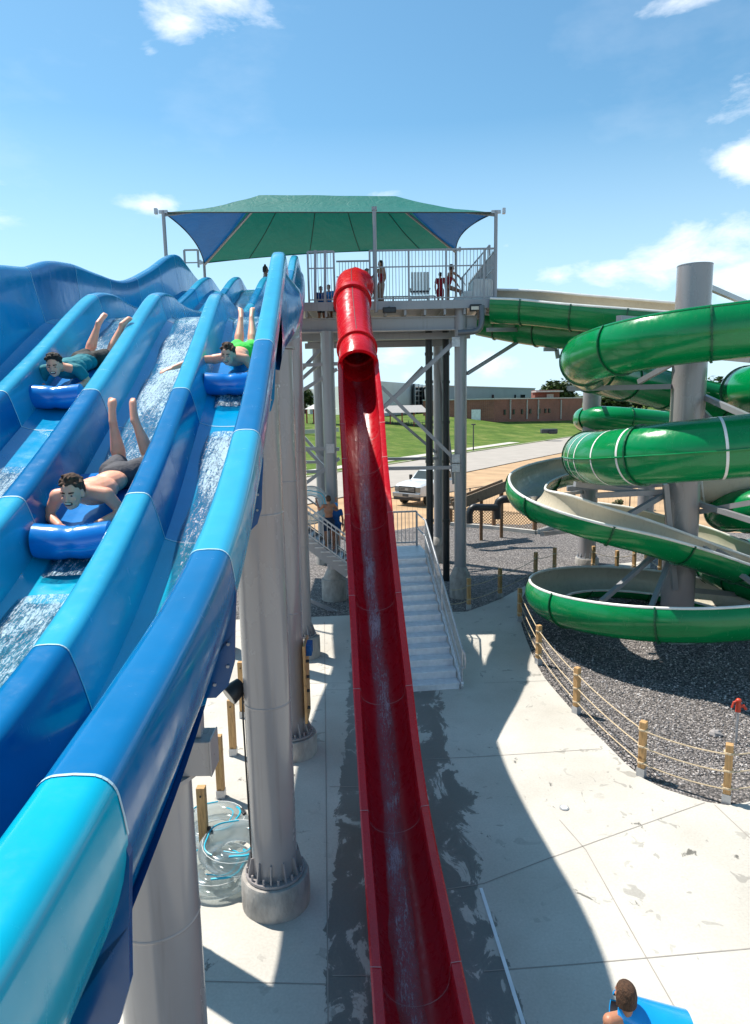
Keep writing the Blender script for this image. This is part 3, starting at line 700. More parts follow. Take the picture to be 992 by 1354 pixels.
def col(px,Y,r,top,gz=0,ped=None):
    x=P(px,600,Y).x
    MB().cyl((x,Y,0),(x,Y,top),r,r,28).build('column',STEELC,TW,smooth=True)
    pr_=ped or r*1.55
    mb=MB(); mb.lathe((x,Y,-.05),[(pr_,0),(pr_,.75),(pr_*.96,.78)],28); mb.lathe((x,Y,.73),[(r*1.7,0),(r*1.7,.03),(r*1.05,.32),(r*1.02,.33)],20); mb.build('column_base',CONCP,TW,smooth=True)
    return x
xa=col(437,YF+.35,.21,DZ-.8,ped=.42); xb=col(609,YF+.35,.20,DZ-.1,ped=.36); xc=col(580,YB-.4,.20,DZ-.8); xd=col(424,YB-.4,.2,DZ-.8)
br=[((504,511),(601,607),YF+.3),((509,538),(602,452),YF+.3),((506,541),(559,485),YB-.6),((510,541),(576,598),YB-.6),((512,619.5),(606,618),YF+.3),((500,607),(578,606),YB-.6),((600,452),(504,541),YF+.36),
 ((397,491),(431,455),YF+.5),((397,503),(432,472),YF+1.2),((397,518),(446,488),YF+.3),((397,483),(447,481),YF+.3),((397,593),(449,594),YF+.3),((399,643),(449,606),YF+.3),((397,572),(433,613),YB-.6),((397,585),(433,622),YF+2),((397,611),(436,611),YB-.6),((397,624),(436,623),YF+2),
 ((404,791),(461,817),YF-1),((404,826),(461,826),YF-1),((600,640),(582,480),YB-.6),((598,425),(580,560),YB-.5)]
for a,b,Y in br:
    mb=MB(); mb.beam(P(a[0],a[1],Y),P(b[0],b[1],Y),.11,.11)
    mb.build('brace',STEELC,TW)
mb=MB()
for px,py in ((603,618),(603,452),(603,607),(437,593)):
    c=P(px,py,YF+.12); mb.box(c,(.26,.03,.3))
    for dx in (-.07,.07):
        for dz in (-.08,.08): mb.cyl(c+V((dx,-.05,dz)),c+V((dx,.02,dz)),.02,n=6)
mb.build('gusset_plate',GALV,TW)
# railings : one panel per bay
RT=P(520,331).z; RM=P(520,352).z; 
def rail(p0,p1,zb,zt,mid=.68,bar=.10,name='railing_panel',post0=True,post1=True,par=TW,mat=STEELC,toe=.10,pt=.06,bt=.018):
    p0=V(p0);p1=V(p1); mb=MB(); d=p1-p0; Ln=d.length
    def q(f,z): 
        p=p0.lerp(p1,f); return V((p.x,p.y,p.z+z))
    z0=zb; z1=zt
    mb.beam(q(0,z1),q(1,z1),.05,.05); mb.beam(q(0,z0+toe),q(1,z0+toe),.035,.035)
    if mid: mb.beam(q(0,z0+(z1-z0)*mid),q(1,z0+(z1-z0)*mid),.035,.035)
    n=max(1,int(Ln/bar))
    for i in range(1,n): mb.beam(q(i/n,z0+toe),q(i/n,z1),bt,bt,hint=V((0,1,0)))
    if post0: mb.beam(q(0,z0-.05),q(0,z1+.0),pt,pt,hint=V((0,1,0)))
    if post1: mb.beam(q(1,z0-.05),q(1,z1+.0),pt,pt,hint=V((0,1,0)))
    return mb.build(name,mat,par)
bays=[409,419,431,442]; 
RH=RT-DZ
posts=[409,443,490,541,590,640,655]
for a,b in zip(posts,posts[1:]):
    if a==443:      # the bay behind the red tube is set back
        rail((P(a,400).x,YF+1.5,0),(P(b,400).x,YF+1.5,0),DZ+.02,RT,post0=False)
    else: rail((P(a,400).x,YF,0),(P(b,400).x,YF,0),DZ+.02,RT,post0=(a in(409,490)))
mb=MB()
for px in (417,430): mb.beam(P(px,400),P(px,331),.08,.08,hint=V((0,1,0)))
mb.build('gate_post',STEELC,TW)
for a,b in ((YF,YF+2),(YF+2,YF+4),(YF+4,YB)): rail((xr,a,0),(xr,b,0),DZ,RT,post0=False)
for a,b in ((P(420,400,YB).x,P(470,400,YB).x),(P(470,400,YB).x,P(520,400,YB).x),(P(520,400,YB).x,P(575,400,YB).x)): rail((a,YB,0),(b,YB,0),DZ,DZ+1.07,mid=0)
# stair rails climbing to the green slide start on the right of the deck
rail((P(612,0,YF+2.5).x,YF+2.5,DZ+.1),(P(650,0,YF+2.5).x,YF+2.5,DZ+1.15),0,1.05,mid=.35,par=TW)
# white start tub of the green slide
mb=MB(); 
for k,(a,b,zz) in enumerate(((598,612,.22),(612,625,.42),(625,652,.78))):
    mb.box(((P(a,0,YF+1).x+P(b,0,YF+1).x)/2,YF+1.2,DZ+zz/2),(P(b,0,YF+1).x-P(a,0,YF+1).x,1.2,zz))
mb.build('start_tub',WHITEP,TW,bevel=.07,smooth=True)
# upper left gate railing seen over the blue slide
rail((P(224,0,YF+1).x,YF+1,0),(P(243,0,YF+1).x,YF+1,0),P(232,352,YF+1).z,P(232,331,YF+1).z,mid=0,bar=.22)
rail((XL+.3,YF+3,0),(P(268,0,YF+3).x,YF+3,0),DZ+.1,DZ+.5,mid=0)
# floodlights under the deck edge : black boxes hung from the tower
for i,(px,py,lab) in enumerate(((450,409,'black floodlight left of the red tube under the deck edge'),(515,410,'black floodlight right of the red tube under the deck edge'),(629,407,'black floodlight with pale lit lens at the deck corner'))):
    c=P(px,py,YF-.2); t=thing('floodlight',lab,'floodlight',c,'floodlights on the tower deck edge')
    MB().box(c,(.42 if i<2 else .36,.2,.16 if i<2 else .2)).build('housing',BLACK,t,bevel=.02)
    MB().box(c+V((0,-.103,-.02)),(.30,.012,.10)).build('lens',[pmat('lamp_glass',(.55,.5,.42),.2)][0] if i==2 else BLACKP,t)
    MB().beam(c+V((0,.08,.05)),c+V((0,.2,.14)),.05,.05).build('bracket',BLACK,t)
# black drain pipes and corner elbow
for px,Y,lab,y1 in ((568,24,'left black drain pipe standing between tower columns',430),(590,24.5,'right black drain pipe standing between tower columns',430)):
    x=P(px,600,Y).x; t=thing('drain_pipe',lab,'pipe',(x,Y,0),'black drain pipes under the tower')
    MB().cyl((x,Y,-.05),(x,Y,P(px,y1,Y).z),.125,n=20).build('pipe_run',BLACKP,t,smooth=True)
    mb=MB()
    for py in (470,507,560,612,690): z=P(px,py,Y).z; mb.lathe((x,Y,z),[(.145,0),(.145,.1)],20)
    mb.build('coupling',BLACKP,t,smooth=True)
t=thing('elbow_pipe','dark grey elbow pipe hooking round the right deck corner column','pipe',P(634,440,YF-.3))
MB().poly(catmull([P(606,440,YF-.2),P(622,439,YF-.3),P(633,436,YF-.35),P(637,425,YF-.35),P(637,404,YF-.3)],.08),.09,14).build('pipe_run',steelpaint('dark_painted_pipe',(.10,.11,.12)),t,smooth=True)
# ------------------------------------------------------------------ shade canopy
CN=thing('shade_canopy','green and blue fabric hip canopy stretched over the slide tower','canopy',(-1.5,25,9))
FL=P(216,281,YF); FRp=P(656,281,YF); BL=P(270,348,YB); BR=P(603,331,YB); RL=P(343,258,25); RRp=P(523,259,25)
FM=P(436,281,YF); BM=P(436,336,YB)
def patch(A,B,C_,D2,nu,nv,sagu,sagdir,name,mat,tri=False):
    # A-B lower edge , D-C upper edge ; lower edge pulled in
    mb=MB()
    def f(u,v):
        lo=A.lerp(B,u); hi=D2.lerp(C_,u); p=lo.lerp(hi,v)
        s=4*u*(1-u)
        p=p+sagdir*(sagu*s*(1-v)**1.3)
        p.z-=.10*math.sin(math.pi*v)
        p+=V((0,0,.03*noise.noise(V((p.x*1.1,p.y*1.1,p.z)))))
        return p
    mb.grid(f,nu,nv)
    return mb.build(name,mat,CN,smooth=True,recalc=False)
patch(FL,FRp,RRp,RL,44,8,.12,V((0,.3,.1)),'front_panel',FGRN)
patch(BL,BR,RRp,RL,44,10,.26,V((0,-.3,.55)),'back_panel',FGRN)
patch(FL,BL,RL,RL,14,10,.22,V((1,0,.35)),'end_panel',FBLU,True)
patch(FRp,BR,RRp,RRp,14,10,.3,V((-1,0,.35)),'end_panel',FBLU,True)
SEAMB=pmat('black_webbing',(.015,.03,.03),.8)
mb=MB()
for f in (.18,.42,.62,.86):
    a=BL.lerp(BR,f)+V((0,-.3,.55))*.26*4*f*(1-f); b=RL.lerp(RRp,f); pts=[]
    for i in range(9):
        v=i/8; p=BL.lerp(BR,f).lerp(b,v)+V((0,-.3,.55))*(.26*4*f*(1-f)*(1-v)**1.3); p.z-=.10*math.sin(math.pi*v)+.012; pts.append(p)
    mb.poly(pts,.014,5)
for A,B,sg,dr in ((BL,BR,.26,V((0,-.3,.55))),(FL,BL,.22,V((1,0,.35))),(FRp,BR,.3,V((-1,0,.35))),(FL,FRp,.12,V((0,.3,.1)))):
    mb.poly([A.lerp(B,i/20)+dr*(sg*4*(i/20)*(1-i/20)) for i in range(21)],.02,5)
mb.build('hem_webbing',SEAMB,CN)
mb=MB()
for A,B in ((FL,RL),(BL,RL),(FRp,RRp),(BR,RRp),(RL,RRp)): mb.cyl(A-V((0,0,.08)),B-V((0,0,.26)),.045,n=10)
mb.build('ridge_frame',STEELC,CN,smooth=True)
for A,nm,zb,out in ((FL,'l',DZ,-.22),(FRp,'r',DZ-.1,.24),(BL,'bl',DZ,-.15),(BR,'br',DZ,.15)):
    MB().cyl((A.x,A.y,zb),(A.x,A.y,A.z+.05),.055,n=14).build('canopy_post',STEELC,CN,smooth=True)
    mb=MB(); mb.beam(A+V((-abs(out)*.6,0,.02)),A+V((abs(out)*.6,0,.02)),.07,.09); mb.box(A+V((out,0,.04)),(.09,.12,.16)); mb.build('corner_bracket',GALV,CN)
mb=MB(); A=P(495,276,YF-.08); mb.cyl((A.x,A.y,DZ-.3),(A.x,A.y,A.z),.06,n=14); mb.box(A,(.16,.14,.1)); mb.build('canopy_post',STEELC,CN)
# ------------------------------------------------------------------ red slide
RS=thing('speed_slide','steep red fibreglass slide starting as a tube and opening to a wet trough','water slide',atd(560,1354,7.3))
W0=.97
rs=[(484,500,52,.95,0.75),(488,545,57,.6,0.60),(482,600,61,.45,.36)]
# rim stations : pixel y, left rim px, right rim px, real width
st=[(470,447.5,499,.99),(500,447,503,1.0),(550,449,508.5,1.0),(600,451.5,512,1.0),(650,454,517,.99),(700,456.5,522,.98),(800,462,533,.97),(900,466.5,545,.97),(1000,472,557,.97),(1100,478,573.5,.97),(1200,485,595,.97),(1300,491,616,.97),(1354,494.5,628,.97),(1440,500,648,.97)]
ZD=[(470,17.1),(500,16.5),(550,15.6),(600,14.8),(650,14.1),(700,13.42),(800,12.2),(900,11.1),(1000,10.1),(1100,9.05),(1200,7.98),(1300,7.0),(1354,6.54),(1440,5.9)]
cen=[];wid=[]
for (y,a,b,wv),(_,z) in zip(st,ZD):
    cen.append(atd((a+b)/2,y,z)); wid.append(((b-a)*z/F/.97,y))
# smooth the depth profile
rail_c=catmull(cen,.12)
for _ in range(14):
    rail_c=[rail_c[0]]+[ (rail_c[i-1]+rail_c[i]*2+rail_c[i+1])/4 for i in range(1,len(rail_c)-1)]+[rail_c[-1]]
nR=len(rail_c)
cum=[0]
for a,b in zip(rail_c,rail_c[1:]): cum.append(cum[-1]+(b-a).length)
def rframe(i):
    t=(rail_c[min(nR-1,i+2)]-rail_c[max(0,i-2)]).normalized(); lat=V((1,0,0)); lat=(lat-t*lat.dot(t)).normalized(); n=lat.cross(t).normalized()
    if n.dot(V((0,-.3,1)))<0: n=-n
    return t,lat,n
SEG=1.45
wcum=[]
def wsc(i):
    y=CY-F*(rail_c[i]-CAM).dot(up)/(rail_c[i]-CAM).dot(fw); return pchip([(q[1],q[0]) for q in wid],y)
WS=[wsc(i) for i in range(nR)]
for _ in range(6): WS=[WS[0]]+[(WS[i-1]+WS[i]*2+WS[i+1])/4 for i in range(1,nR-1)]+[WS[-1]]
print('WS',[round(x,2) for x in WS[::12]])
def rprof(s):
    raise_=.62*max(0,1-s/.9)**1.0 if s<.9 else 0
    dp=.15*(1-sstep(1.0,3.6,s)); raise_=0
    pts=[]
    # inner trough
    R_=.36; n=14
    pts_in=[(-R_-.015,0+raise_)]
    pts_in+= [(-R_+.0,-.05)]
    for k in range(n+1):
        a=math.pi+math.pi*k/n; pts_in.append((R_*math.cos(a),-.18-dp+.34*math.sin(a)))
    pts_in+=[(R_,-.05),(R_+.015,raise_)]
    w=.485
    outer=[(w-.02,raise_+.012),(w,raise_),(w,raise_-.05),(R_+.05,raise_-.06),(R_+.035,-.08)]
    for k in range(n+1):
        a=-math.pi*k/n; outer.append(((R_+.035)*math.cos(a),-.20-dp+.37*math.sin(a)))
    outer+=[(-R_-.035,-.08),(-R_-.05,raise_-.06),(-w,raise_-.05),(-w,raise_),(-w+.02,raise_+.012)]
    return pts_in,outer
mb=MB(); ni=None
for i in range(nR):
    t,lat,n=rframe(i); pi_,po=rprof(cum[i]); 
    for u,h in pi_+po: mb.v.append(rail_c[i]+lat*u*WS[i]+n*h)
    ni=len(pi_); npf=len(pi_)+len(po)
for i in range(nR-1):
    for k in range(npf):
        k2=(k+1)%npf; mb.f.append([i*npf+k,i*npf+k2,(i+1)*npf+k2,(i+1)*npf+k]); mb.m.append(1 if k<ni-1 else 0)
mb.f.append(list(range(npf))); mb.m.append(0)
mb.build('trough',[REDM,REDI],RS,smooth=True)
for y in (560,605,680,783,912,1074,1276):
    i=min(range(nR),key=lambda i:abs(pr_y(rail_c[i])-y)) if False else min(range(nR),key=lambda i:abs((CY-F*(rail_c[i]-CAM).dot(up)/(rail_c[i]-CAM).dot(fw))-y))
    t,lat,n=rframe(i); pi_,po=rprof(cum[i]); c=rail_c[i]; mb=MB()
    for lst in (pi_,[(-.49,po[0][1]+.004),(-.37,pi_[0][1]+.004)],[(.37,pi_[0][1]+.004),(.49,po[0][1]+.004)]):
        for (u,h),(u2,h2) in zip(lst,lst[1:]):
            k=.992*WS[i]; A=c+lat*u*k+n*(h+.004); B=c+lat*u2*k+n*(h2+.004); mb.add([A-t*.006,B-t*.006,B+t*.006,A+t*.006],[(0,1,2,3)])
    mb.build('panel_joint',REDSEAM,RS,recalc=False)
mb=MB(); fo=[]; nu=8
for i in range(nR):
    t,lat,n=rframe(i); c=rail_c[i]; s=cum[i]
    for k in range(nu+1):
        f=k/nu; ww=.11+.07*sstep(3,14,s)*.6; u=-.03+.04*math.sin(s*.8)+(f*2-1)*ww*(1+.35*noise.noise(V((s*1.7,f>.5 and 9 or 0,0))))
        R_=.36; h=-.18-.34*math.sqrt(max(0,1-(u/R_)**2))+.012+.012*noise.noise(V((u*14,s*3,0)))
        mb.v.append(c+lat*u*WS[i]+n*(h-.15*(1-sstep(1.0,3.6,s)))); fo.append(.15+.25*sstep(2,6,s)-.15*sstep(8,14,s)-(abs(f*2-1)**3)*.5)
for i in range(nR-1):
    for k in range(nu): q=i*(nu+1)+k; mb.f.append([q,q+1,q+nu+2,q+nu+1]); mb.m.append(0)
o=mb.build('sheet_of_water',WATERR,RS,smooth=True,recalc=False,weld=False); at_=o.data.attributes.new('foam','FLOAT','POINT'); at_.data.foreach_set('value',fo)
# closed tube from the deck down to the open trough
t0,l0,n0=rframe(0)
c0=rail_c[0]-n0*.13
tp=catmull([V((P(466,0,23.4).x,23.4,DZ+.50)),V((P(466,0,21.6).x,21.6,DZ+.47)),atd(465.5,377,20.6),atd(466,398,19.5),atd(469.5,438,18.35),c0+t0*-.2, c0+t0*.22],.1)
rr=.475
MB().poly(tp,[rr]*len(tp),36,caps=False).build('tube',[REDM],RS,smooth=True)
def ringat(p,d,r0,r1,hw,mat,name,par):
    x,y,dd=frame_of(d); mb=MB(); ps=[];n=40
    prof=[(r0,-hw),(r1,-hw),(r1,hw),(r0,hw)]
    for rr_,o_ in prof:
        for k in range(n):
            a=2*math.pi*k/n; ps.append(p+x*math.cos(a)*rr_+y*math.sin(a)*rr_+dd*o_)
    fs=[(j*n+k,j*n+(k+1)%n,((j+1)%4)*n+(k+1)%n,((j+1)%4)*n+k) for j in range(4) for k in range(n)]
    mb.add(ps,fs); return mb.build(name,mat,par,smooth=True)
nT=len(tp)
def tdir(i): return (tp[min(nT-1,i+1)]-tp[max(0,i-1)]).normalized()
i1=min(range(nT),key=lambda i:(tp[i]-tp[-1]).length-.0 if (tp[i]-tp[-1]).length>.75 else 9)
ringat(tp[i1],tdir(i1),.42,.53,.05,REDM,'tube_flange',RS); ringat(tp[-1],tdir(nT-1),.43,.52,.04,REDM,'tube_flange',RS)
i2=min(range(nT),key=lambda i:abs(tp[i].y-20.25)); ringat(tp[i2],tdir(i2),.44,.55,.09,REDM,'entrance_hood',RS)
mb=MB(); 
pts=[p+V((0,-.5*math.copysign(1,1)*abs(tdir(i).z)-.0,.5*abs(tdir(i).y))).normalized()*.478+V((.01,0,0)) for i,p in enumerate(tp[:i1])]
mb.poly(pts[3:],.009,6); mb.build('tube_seam',pmat('dark_seam',(.06,.01,.012),.6),RS)
# steel legs of the red slide
mb=MB()
for frac in (.42,.72):
    i=int(nR*frac); c=rail_c[i]-rframe(i)[2]*.6
    mb.cyl((c.x,c.y,0),(c.x,c.y,c.z),.09,n=16)
mb.build('support_leg',STEELC,RS,smooth=True)
# ------------------------------------------------------------------ green body slides
def flume(name,label,pts,r,a0,a1,roll=0,rings=1.6,outer=GRN,inner=CREAM,lip=True,grp=None,ringmat=GRND,stripes=None,closed=False,inward=None,lat_seam=False,reverse_rings=0,thick=.03):
    """sweep an arc profile (angles measured from straight up, a0..a1 is the covered part) along pts"""
    path=catmull(pts,.16); n=len(path)
    for _ in range(3): path=[path[0]]+[(path[i-1]+path[i]*2+path[i+1])/4 for i in range(1,n-1)]+[path[-1]]
    t_=thing(name,label,'water slide',path[n//2]-V((0,0,r)),grp)
    cum=[0]
    for a,b in zip(path,path[1:]): cum.append(cum[-1]+(b-a).length)
    def fr(i):
        t=(path[min(n-1,i+1)]-path[max(0,i-1)]).normalized(); lat=t.cross(V((0,0,1))).normalized(); up_=lat.cross(t).normalized(); return t,lat,up_
    full=(a1-a0)>=359
    K=36 if full else 26
    def ang(k,i):
        rl=roll(cum[i]/cum[-1]) if callable(roll) else roll
        return R(a0+(a1-a0)*k/K+rl)
    def ring_pts(i,rad):
        t,lat,u=fr(i); return [path[i]+(lat*math.sin(ang(k,i))+u*math.cos(ang(k,i)))*rad for k in range(K+1)]
    mb=MB()
    for i in range(n): mb.v+=ring_pts(i,r)
    for i in range(n-1):
        for k in range(K): q=i*(K+1)+k; mb.f.append([q,q+1,q+K+2,q+K+1]); mb.m.append(0)
    mb.build('shell',outer,t_,smooth=True,weld=full)
    mb=MB()
    for i in range(n): mb.v+=ring_pts(i,r-thick)
    for i in range(n-1):
        for k in range(K): q=i*(K+1)+k; mb.f.append([q,q+1,q+K+2,q+K+1]); mb.m.append(0)
    mb.build('lining',inner,t_,smooth=True,weld=full)
    if not full and lip:
        for k,nm in ((0,'lip'),(K,'lip')):
            mb=MB(); q=[]
            for i in range(n):
                p=ring_pts(i,r-thick/2)[k]; q.append(p)
            mb.poly(q,.038,8); mb.build(nm,WHITEP if lip is True else lip,t_,smooth=True)
    s=reverse_rings or rings*.4; ringi_=[]
    while s<cum[-1]:
        ringi_.append(min(range(n),key=lambda i:abs(cum[i]-s))); s+=rings
    for i in ringi_:
        mb=MB()
        t,lat,u=fr(i); A=[];B=[]
        for hw,ra in ((-.025,r+.0),(-.025,r+.065),(.025,r+.065),(.025,r+.0)):
            pass
        P_=[ring_pts(i,r+.002),ring_pts(i,r+.04)]
        b=len(mb.v)
        for hw,which in ((-.018,0),(-.018,1),(.018,1),(.018,0)): mb.v+=[p+t*hw for p in P_[which]]
        for j in range(4):
            j2=(j+1)%4
            for k in range(K): mb.f.append([b+j*(K+1)+k,b+j*(K+1)+k+1,b+j2*(K+1)+k+1,b+j2*(K+1)+k]); mb.m.append(0)
        for k in range(0,K,2):
            p=P_[1][k].lerp(P_[0][k],.4); mb.cyl(p-t*.03,p+t*.03,.009,n=5,m=0)
        mb.build('bolted_flange',[ringmat,GALV],t_,smooth=False,weld=False)
    if stripes:
        mb=MB()
        for s in stripes:
            i=min(range(1,n-1),key=lambda i:abs(cum[i]-s)); t,lat,u=fr(i); rp=ring_pts(i,r+.006); b=len(mb.v)
            for hw in (-.028,.028): mb.v+=[p+t*hw for p in rp]
            for k in range(K): mb.f.append([b+k,b+k+1,b+K+2+k,b+K+1+k]); mb.m.append(0)
        mb.build('pale_band',WHITEP,t_,smooth=True,weld=False)
    if lat_seam:
        mb=MB()
        for sg in (1,-1):
            q=[]
            for i in range(n):
                t,lat,u=fr(i); q.append(path[i]+lat*(r+.012)*sg)
            mb.poly(q,.022,6)
        mb.build('side_seam',GRN,t_,smooth=True)
    return t_,path
A=at
COLX=at(905,620,18).x; COLY=18.0
G='green slides coiling round the grey columns'
# open flume leaving the tower, high on the right
flume('green_slide','open green flume leaving the tower deck, nearest of the two at top',[A(652,402,22.3),A(700,404,21.9),A(760,410,21.2),A(830,416,20.6),A(900,422,20.2),A(990,428,20),A(1090,430,20)],.60,85,330,roll=lambda f:-4,grp=G,reverse_rings=.9)
flume('green_slide','second green flume just below the one leaving the tower deck',[A(636,418,24.2),A(690,428,23.6),A(745,434,22.8),A(800,436,22.2),A(860,434,21.8),A(930,430,21.6)],.66,85,300,roll=lambda f:0,grp=G,reverse_rings=.6,rings=1.5)
# upper big curve in front of the column
flume('green_slide','uppermost front green curve crossing the top of the big grey column',[A(1180,405,13.2),A(1080,418,13.7),A(992,431,14.0),A(915,440,14.4),A(845,452,15.1),A(795,466,16.3),A(774,478,17.9),A(790,492,20),A(840,506,21.6),A(900,520,22.4),A(990,540,22.6)],.62,42,322,roll=lambda f:-8,grp=G,rings=2.1,reverse_rings=.9,lip=GRN)
# closed tube with pale bands
flume('green_slide','closed green tube with white bands crossing the middle of the big column',[A(1190,572,12.9),A(1085,580,13.6),A(992,589,14.0),A(915,596,14.3),A(850,602,15.0),A(803,606,16.2),A(778,604,18.0),A(790,600,20.2),A(850,596,21.8)],.65,0,360,grp=G,rings=3.4,reverse_rings=1.3,stripes=[1.9,3.15,4.75,5.55,6.4,6.85,7.35,7.8],lat_seam=True)
# lower open flume with cream inside
flume('green_slide','cream-lined open green flume looping left below the banded tube',[A(960,630,24.5),A(890,621,24.2),A(830,615,23.5),A(770,617,22.6),A(722,627,21.2),A(696,641,19.6),A(704,656,18.1),A(742,671,17.1),A(800,689,16.6),A(855,703,16.5),A(915,722,16.7),A(980,745,17.2),A(1060,772,18)],.56,56,266,roll=lambda f:34*sstep(.50,.66,f),grp=G,rings=1.9,reverse_rings=.8)
flume('green_slide','wide cream-lined flume descending behind the big column at right',[A(780,672,24),A(840,682,23),A(905,700,22.2),A(950,716,21.4),A(1010,738,20.5),A(1080,760,19.5)],.74,80,275,roll=lambda f:4,grp=G,rings=2.2)
# run-out ring
ring=[]
for k in range(0,22):
    a=R(20-k*17.5)   # start right, sweep through the front, left and back
    rad=3.45; x=COLX-.05+rad*math.cos(a); y=COLY+rad*math.sin(a)
    z=2.40-.104*k
    ring.append(V((x,y,z)))
flume('green_slide','lowest green run-out ring with cream lining round the column foot',ring,.58,112,306,roll=lambda f:0,grp=G,rings=2.4,reverse_rings=1.3)
# pieces turning in from the right edge
flume('green_slide','dark-mouthed green tube end turning in at upper right edge',[A(1150,520,16.5),A(1050,516,17.3),A(1000,516,18.6),A(984,518,20.3),A(1010,524,22),A(1080,530,23)],.66,0,360,grp=G,rings=1.5)
flume('green_slide','shaded green bend at right edge just under the pale flume bottom',[A(1130,668,17.4),A(1030,671,18.0),A(975,674,18.9),A(957,677,20.3),A(985,681,21.8),A(1060,686,22.6)],.56,0,360,grp=G,rings=1.5)
flume('green_slide','small green bend at right edge low behind the cream flume',[A(1060,790,18.5),A(1010,775,19.3),A(960,757,20.4),A(940,745,22),A(960,735,23.6),A(1020,730,25)],.55,0,360,grp=G,rings=1.3)
# far loops behind the slim column
flume('green_slide','distant green tube end peeking left of the slim grey column',[A(900,562,26.5),A(840,556,26),A(795,553,26.3),A(773,554,27.6),A(790,558,29.5),A(850,566,31)],.46,0,360,grp=G,rings=1.6)
flume('green_slide','distant cream-lined flume between the slim and big columns',[A(790,590,27),A(830,580,26.8),A(880,570,26.8),A(940,566,27)],.5,85,275,grp=G,rings=1.6)
flume('green_slide','pale-bottomed flume sweeping right behind the banded tube',[A(880,640,20.2),A(940,637,19.6),A(1000,630,19),A(1080,620,18.3)],.62,30,330,grp=G,rings=2.6,outer=CREAM,ringmat=WHITEP,lip=WHITEP)
# columns of the green slides
def gcol(name,x,y,r,top,label,ped=None):
    t=thing('slide_column',label,'column',(x,y,0),'grey columns of the green slides')
    MB().cyl((x,y,0),(x,y,top),r,r,48).build('steel_pipe',STEEL,t,smooth=True)
    MB().lathe((x,y,top),[(r*1.01,0),(r*1.01,.025)],48).build('cap',STEELC,t)
    p=ped or r*1.35
    MB().lathe((x,y,-.05),[(p,0),(p,.28),(p*.97,.3)],36).build('concrete_footing',CONCP,t,smooth=True)
    mb=MB(); mb.lathe((x,y,.25),[(p*.88,0),(p*.88,.04)],30)
    for k in range(12):
        a=math.pi*k/6; d=V((math.cos(a),math.sin(a),0)); q=V((x,y,.29)); mb.beam(q+d*(r+.005),q+d*(p*.84),.02,.02); mb.add([q+d*r-V((-d.y,d.x,0))*.01,q+d*(p*.84)-V((-d.y,d.x,0))*.01,q+d*r+V((0,0,.2))-V((-d.y,d.x,0))*.01,q+d*r+V((-d.y,d.x,0))*.01,q+d*(p*.84)+V((-d.y,d.x,0))*.01,q+d*r+V((0,0,.2))+V((-d.y,d.x,0))*.01],[(0,1,2),(5,4,3),(0,3,4,1),(1,4,5,2)])
        mb.cyl(q+d*(p*.8),q+d*(p*.8)+V((0,0,.08)),.02,n=6)
    mb.build('base_flange',GALV,t)
    return t
topz=A(916,352,COLY).z
BC=gcol('c',COLX,COLY,.425,topz,'tallest and thickest grey column, right side, ringed by green slides',ped=.62)
g2=gd(776,745); C2x,C2y=g2.x,g2.y; c2=gcol('c',C2x,C2y,.34,A(780,513,C2y).z,'slim grey column left of the tallest one, under the upper green curve')
g3=gd(852,712); c3=gcol('c',g3.x,g3.y,.38,A(852,600,g3.y).z,'short distant grey column behind the cream-lined flume')
def arms(t,lst,w=.12):
    for a,Ya,b,Yb in lst:
        MB().beam(A(a[0],a[1],Ya),A(b[0],b[1],Yb),w,w*1.1).build('arm',STEELC,t)
arms(BC,[((818,421),16.0,(900,427),18),((845,505),19,(890,480),18),((752,514),19.5,(888,511),18),((795,579),19,(890,577),18),((750,646),18,(880,640),18),((760,640),17.2,(885,655),18),((833,680),17,(886,650),18),
 ((919,470),18,(996,460),15),((905,468),18,(994,476),16),((925,522),18,(992,552),16),((925,540),18,(985,600),17),((918,678),18,(996,664),16.5),((920,665),18,(1000,690),16),((912,780),18,(996,788),20.5),((790,655),17,(886,650),18),((880,640),17.6,(893,780),17.6),((905,655),18,(975,690),19.5),((933,378),18,(985,400),20.5)])
for e_ in ((-2.6,-1.5),(-1.7,-2.3),(1.6,-2.3),(2.6,-1.3)):
    k_=.42/math.hypot(*e_); MB().beam((COLX+e_[0]*k_,COLY+e_[1]*k_,2.75),(COLX+e_[0],COLY+e_[1],1.5),.11,.11).build('arm',STEELC,BC)
arms(c2,[((645,436),22,(712,436),24),((712,436),24,(716,423),24),((716,423),24,(735,423),24),((719,462),23,(736,462),23),((736,462),23,(738,474),23),((752,513),20,(790,515),27),((717,706),18.5,(775,700),27),((700,660),19,(772,650),27)],.11)
MB().beam(A(618,494,22.3),A(704,440,24),.1,.1).build('arm',STEELC,c2)
# ------------------------------------------------------------------ aluminium stair on the deck
b0=gd(545,912); b1=gd(611,912); 
ST=thing('access_stair','silver aluminium stair with handrail climbing beside the red slide','stair',((b0.x+b1.x)/2,b0.y,0))
top1=atd(563,734,19.4); htop=top1.z; bR=V((gd(611,912).x,b1.y,0)); tR=V((top1.x,top1.y,0)); dirn=(tR-bR).normalized(); sidev=V((-dirn.y,dirn.x,0)); 
if sidev.x>0: sidev=-sidev
NS=13; run=(tR-bR).length/NS; ris=htop/NS; WID=1.38
for i in range(NS):
    o_=bR+dirn*run*i; z=ris*(i+1)
    c=o_+dirn*(run/2+.01)+sidev*WID/2; rot=Matrix.Rotation(math.atan2(dirn.y,dirn.x),3,'Z')
    mb=MB(); mb.box(c+V((0,0,z-.02)),(run+.03,WID-.1,.035),rot); mb.box(c-dirn*(run/2)+V((0,0,z-.02-ris/2)),(.012,WID-.12,ris-.01),rot)
    for k in (-.09,-.03,.03,.09): mb.box(c+dirn*k+V((0,0,z)),(.012,WID-.12,.008),rot)
    mb.build('tread',ALU,ST)
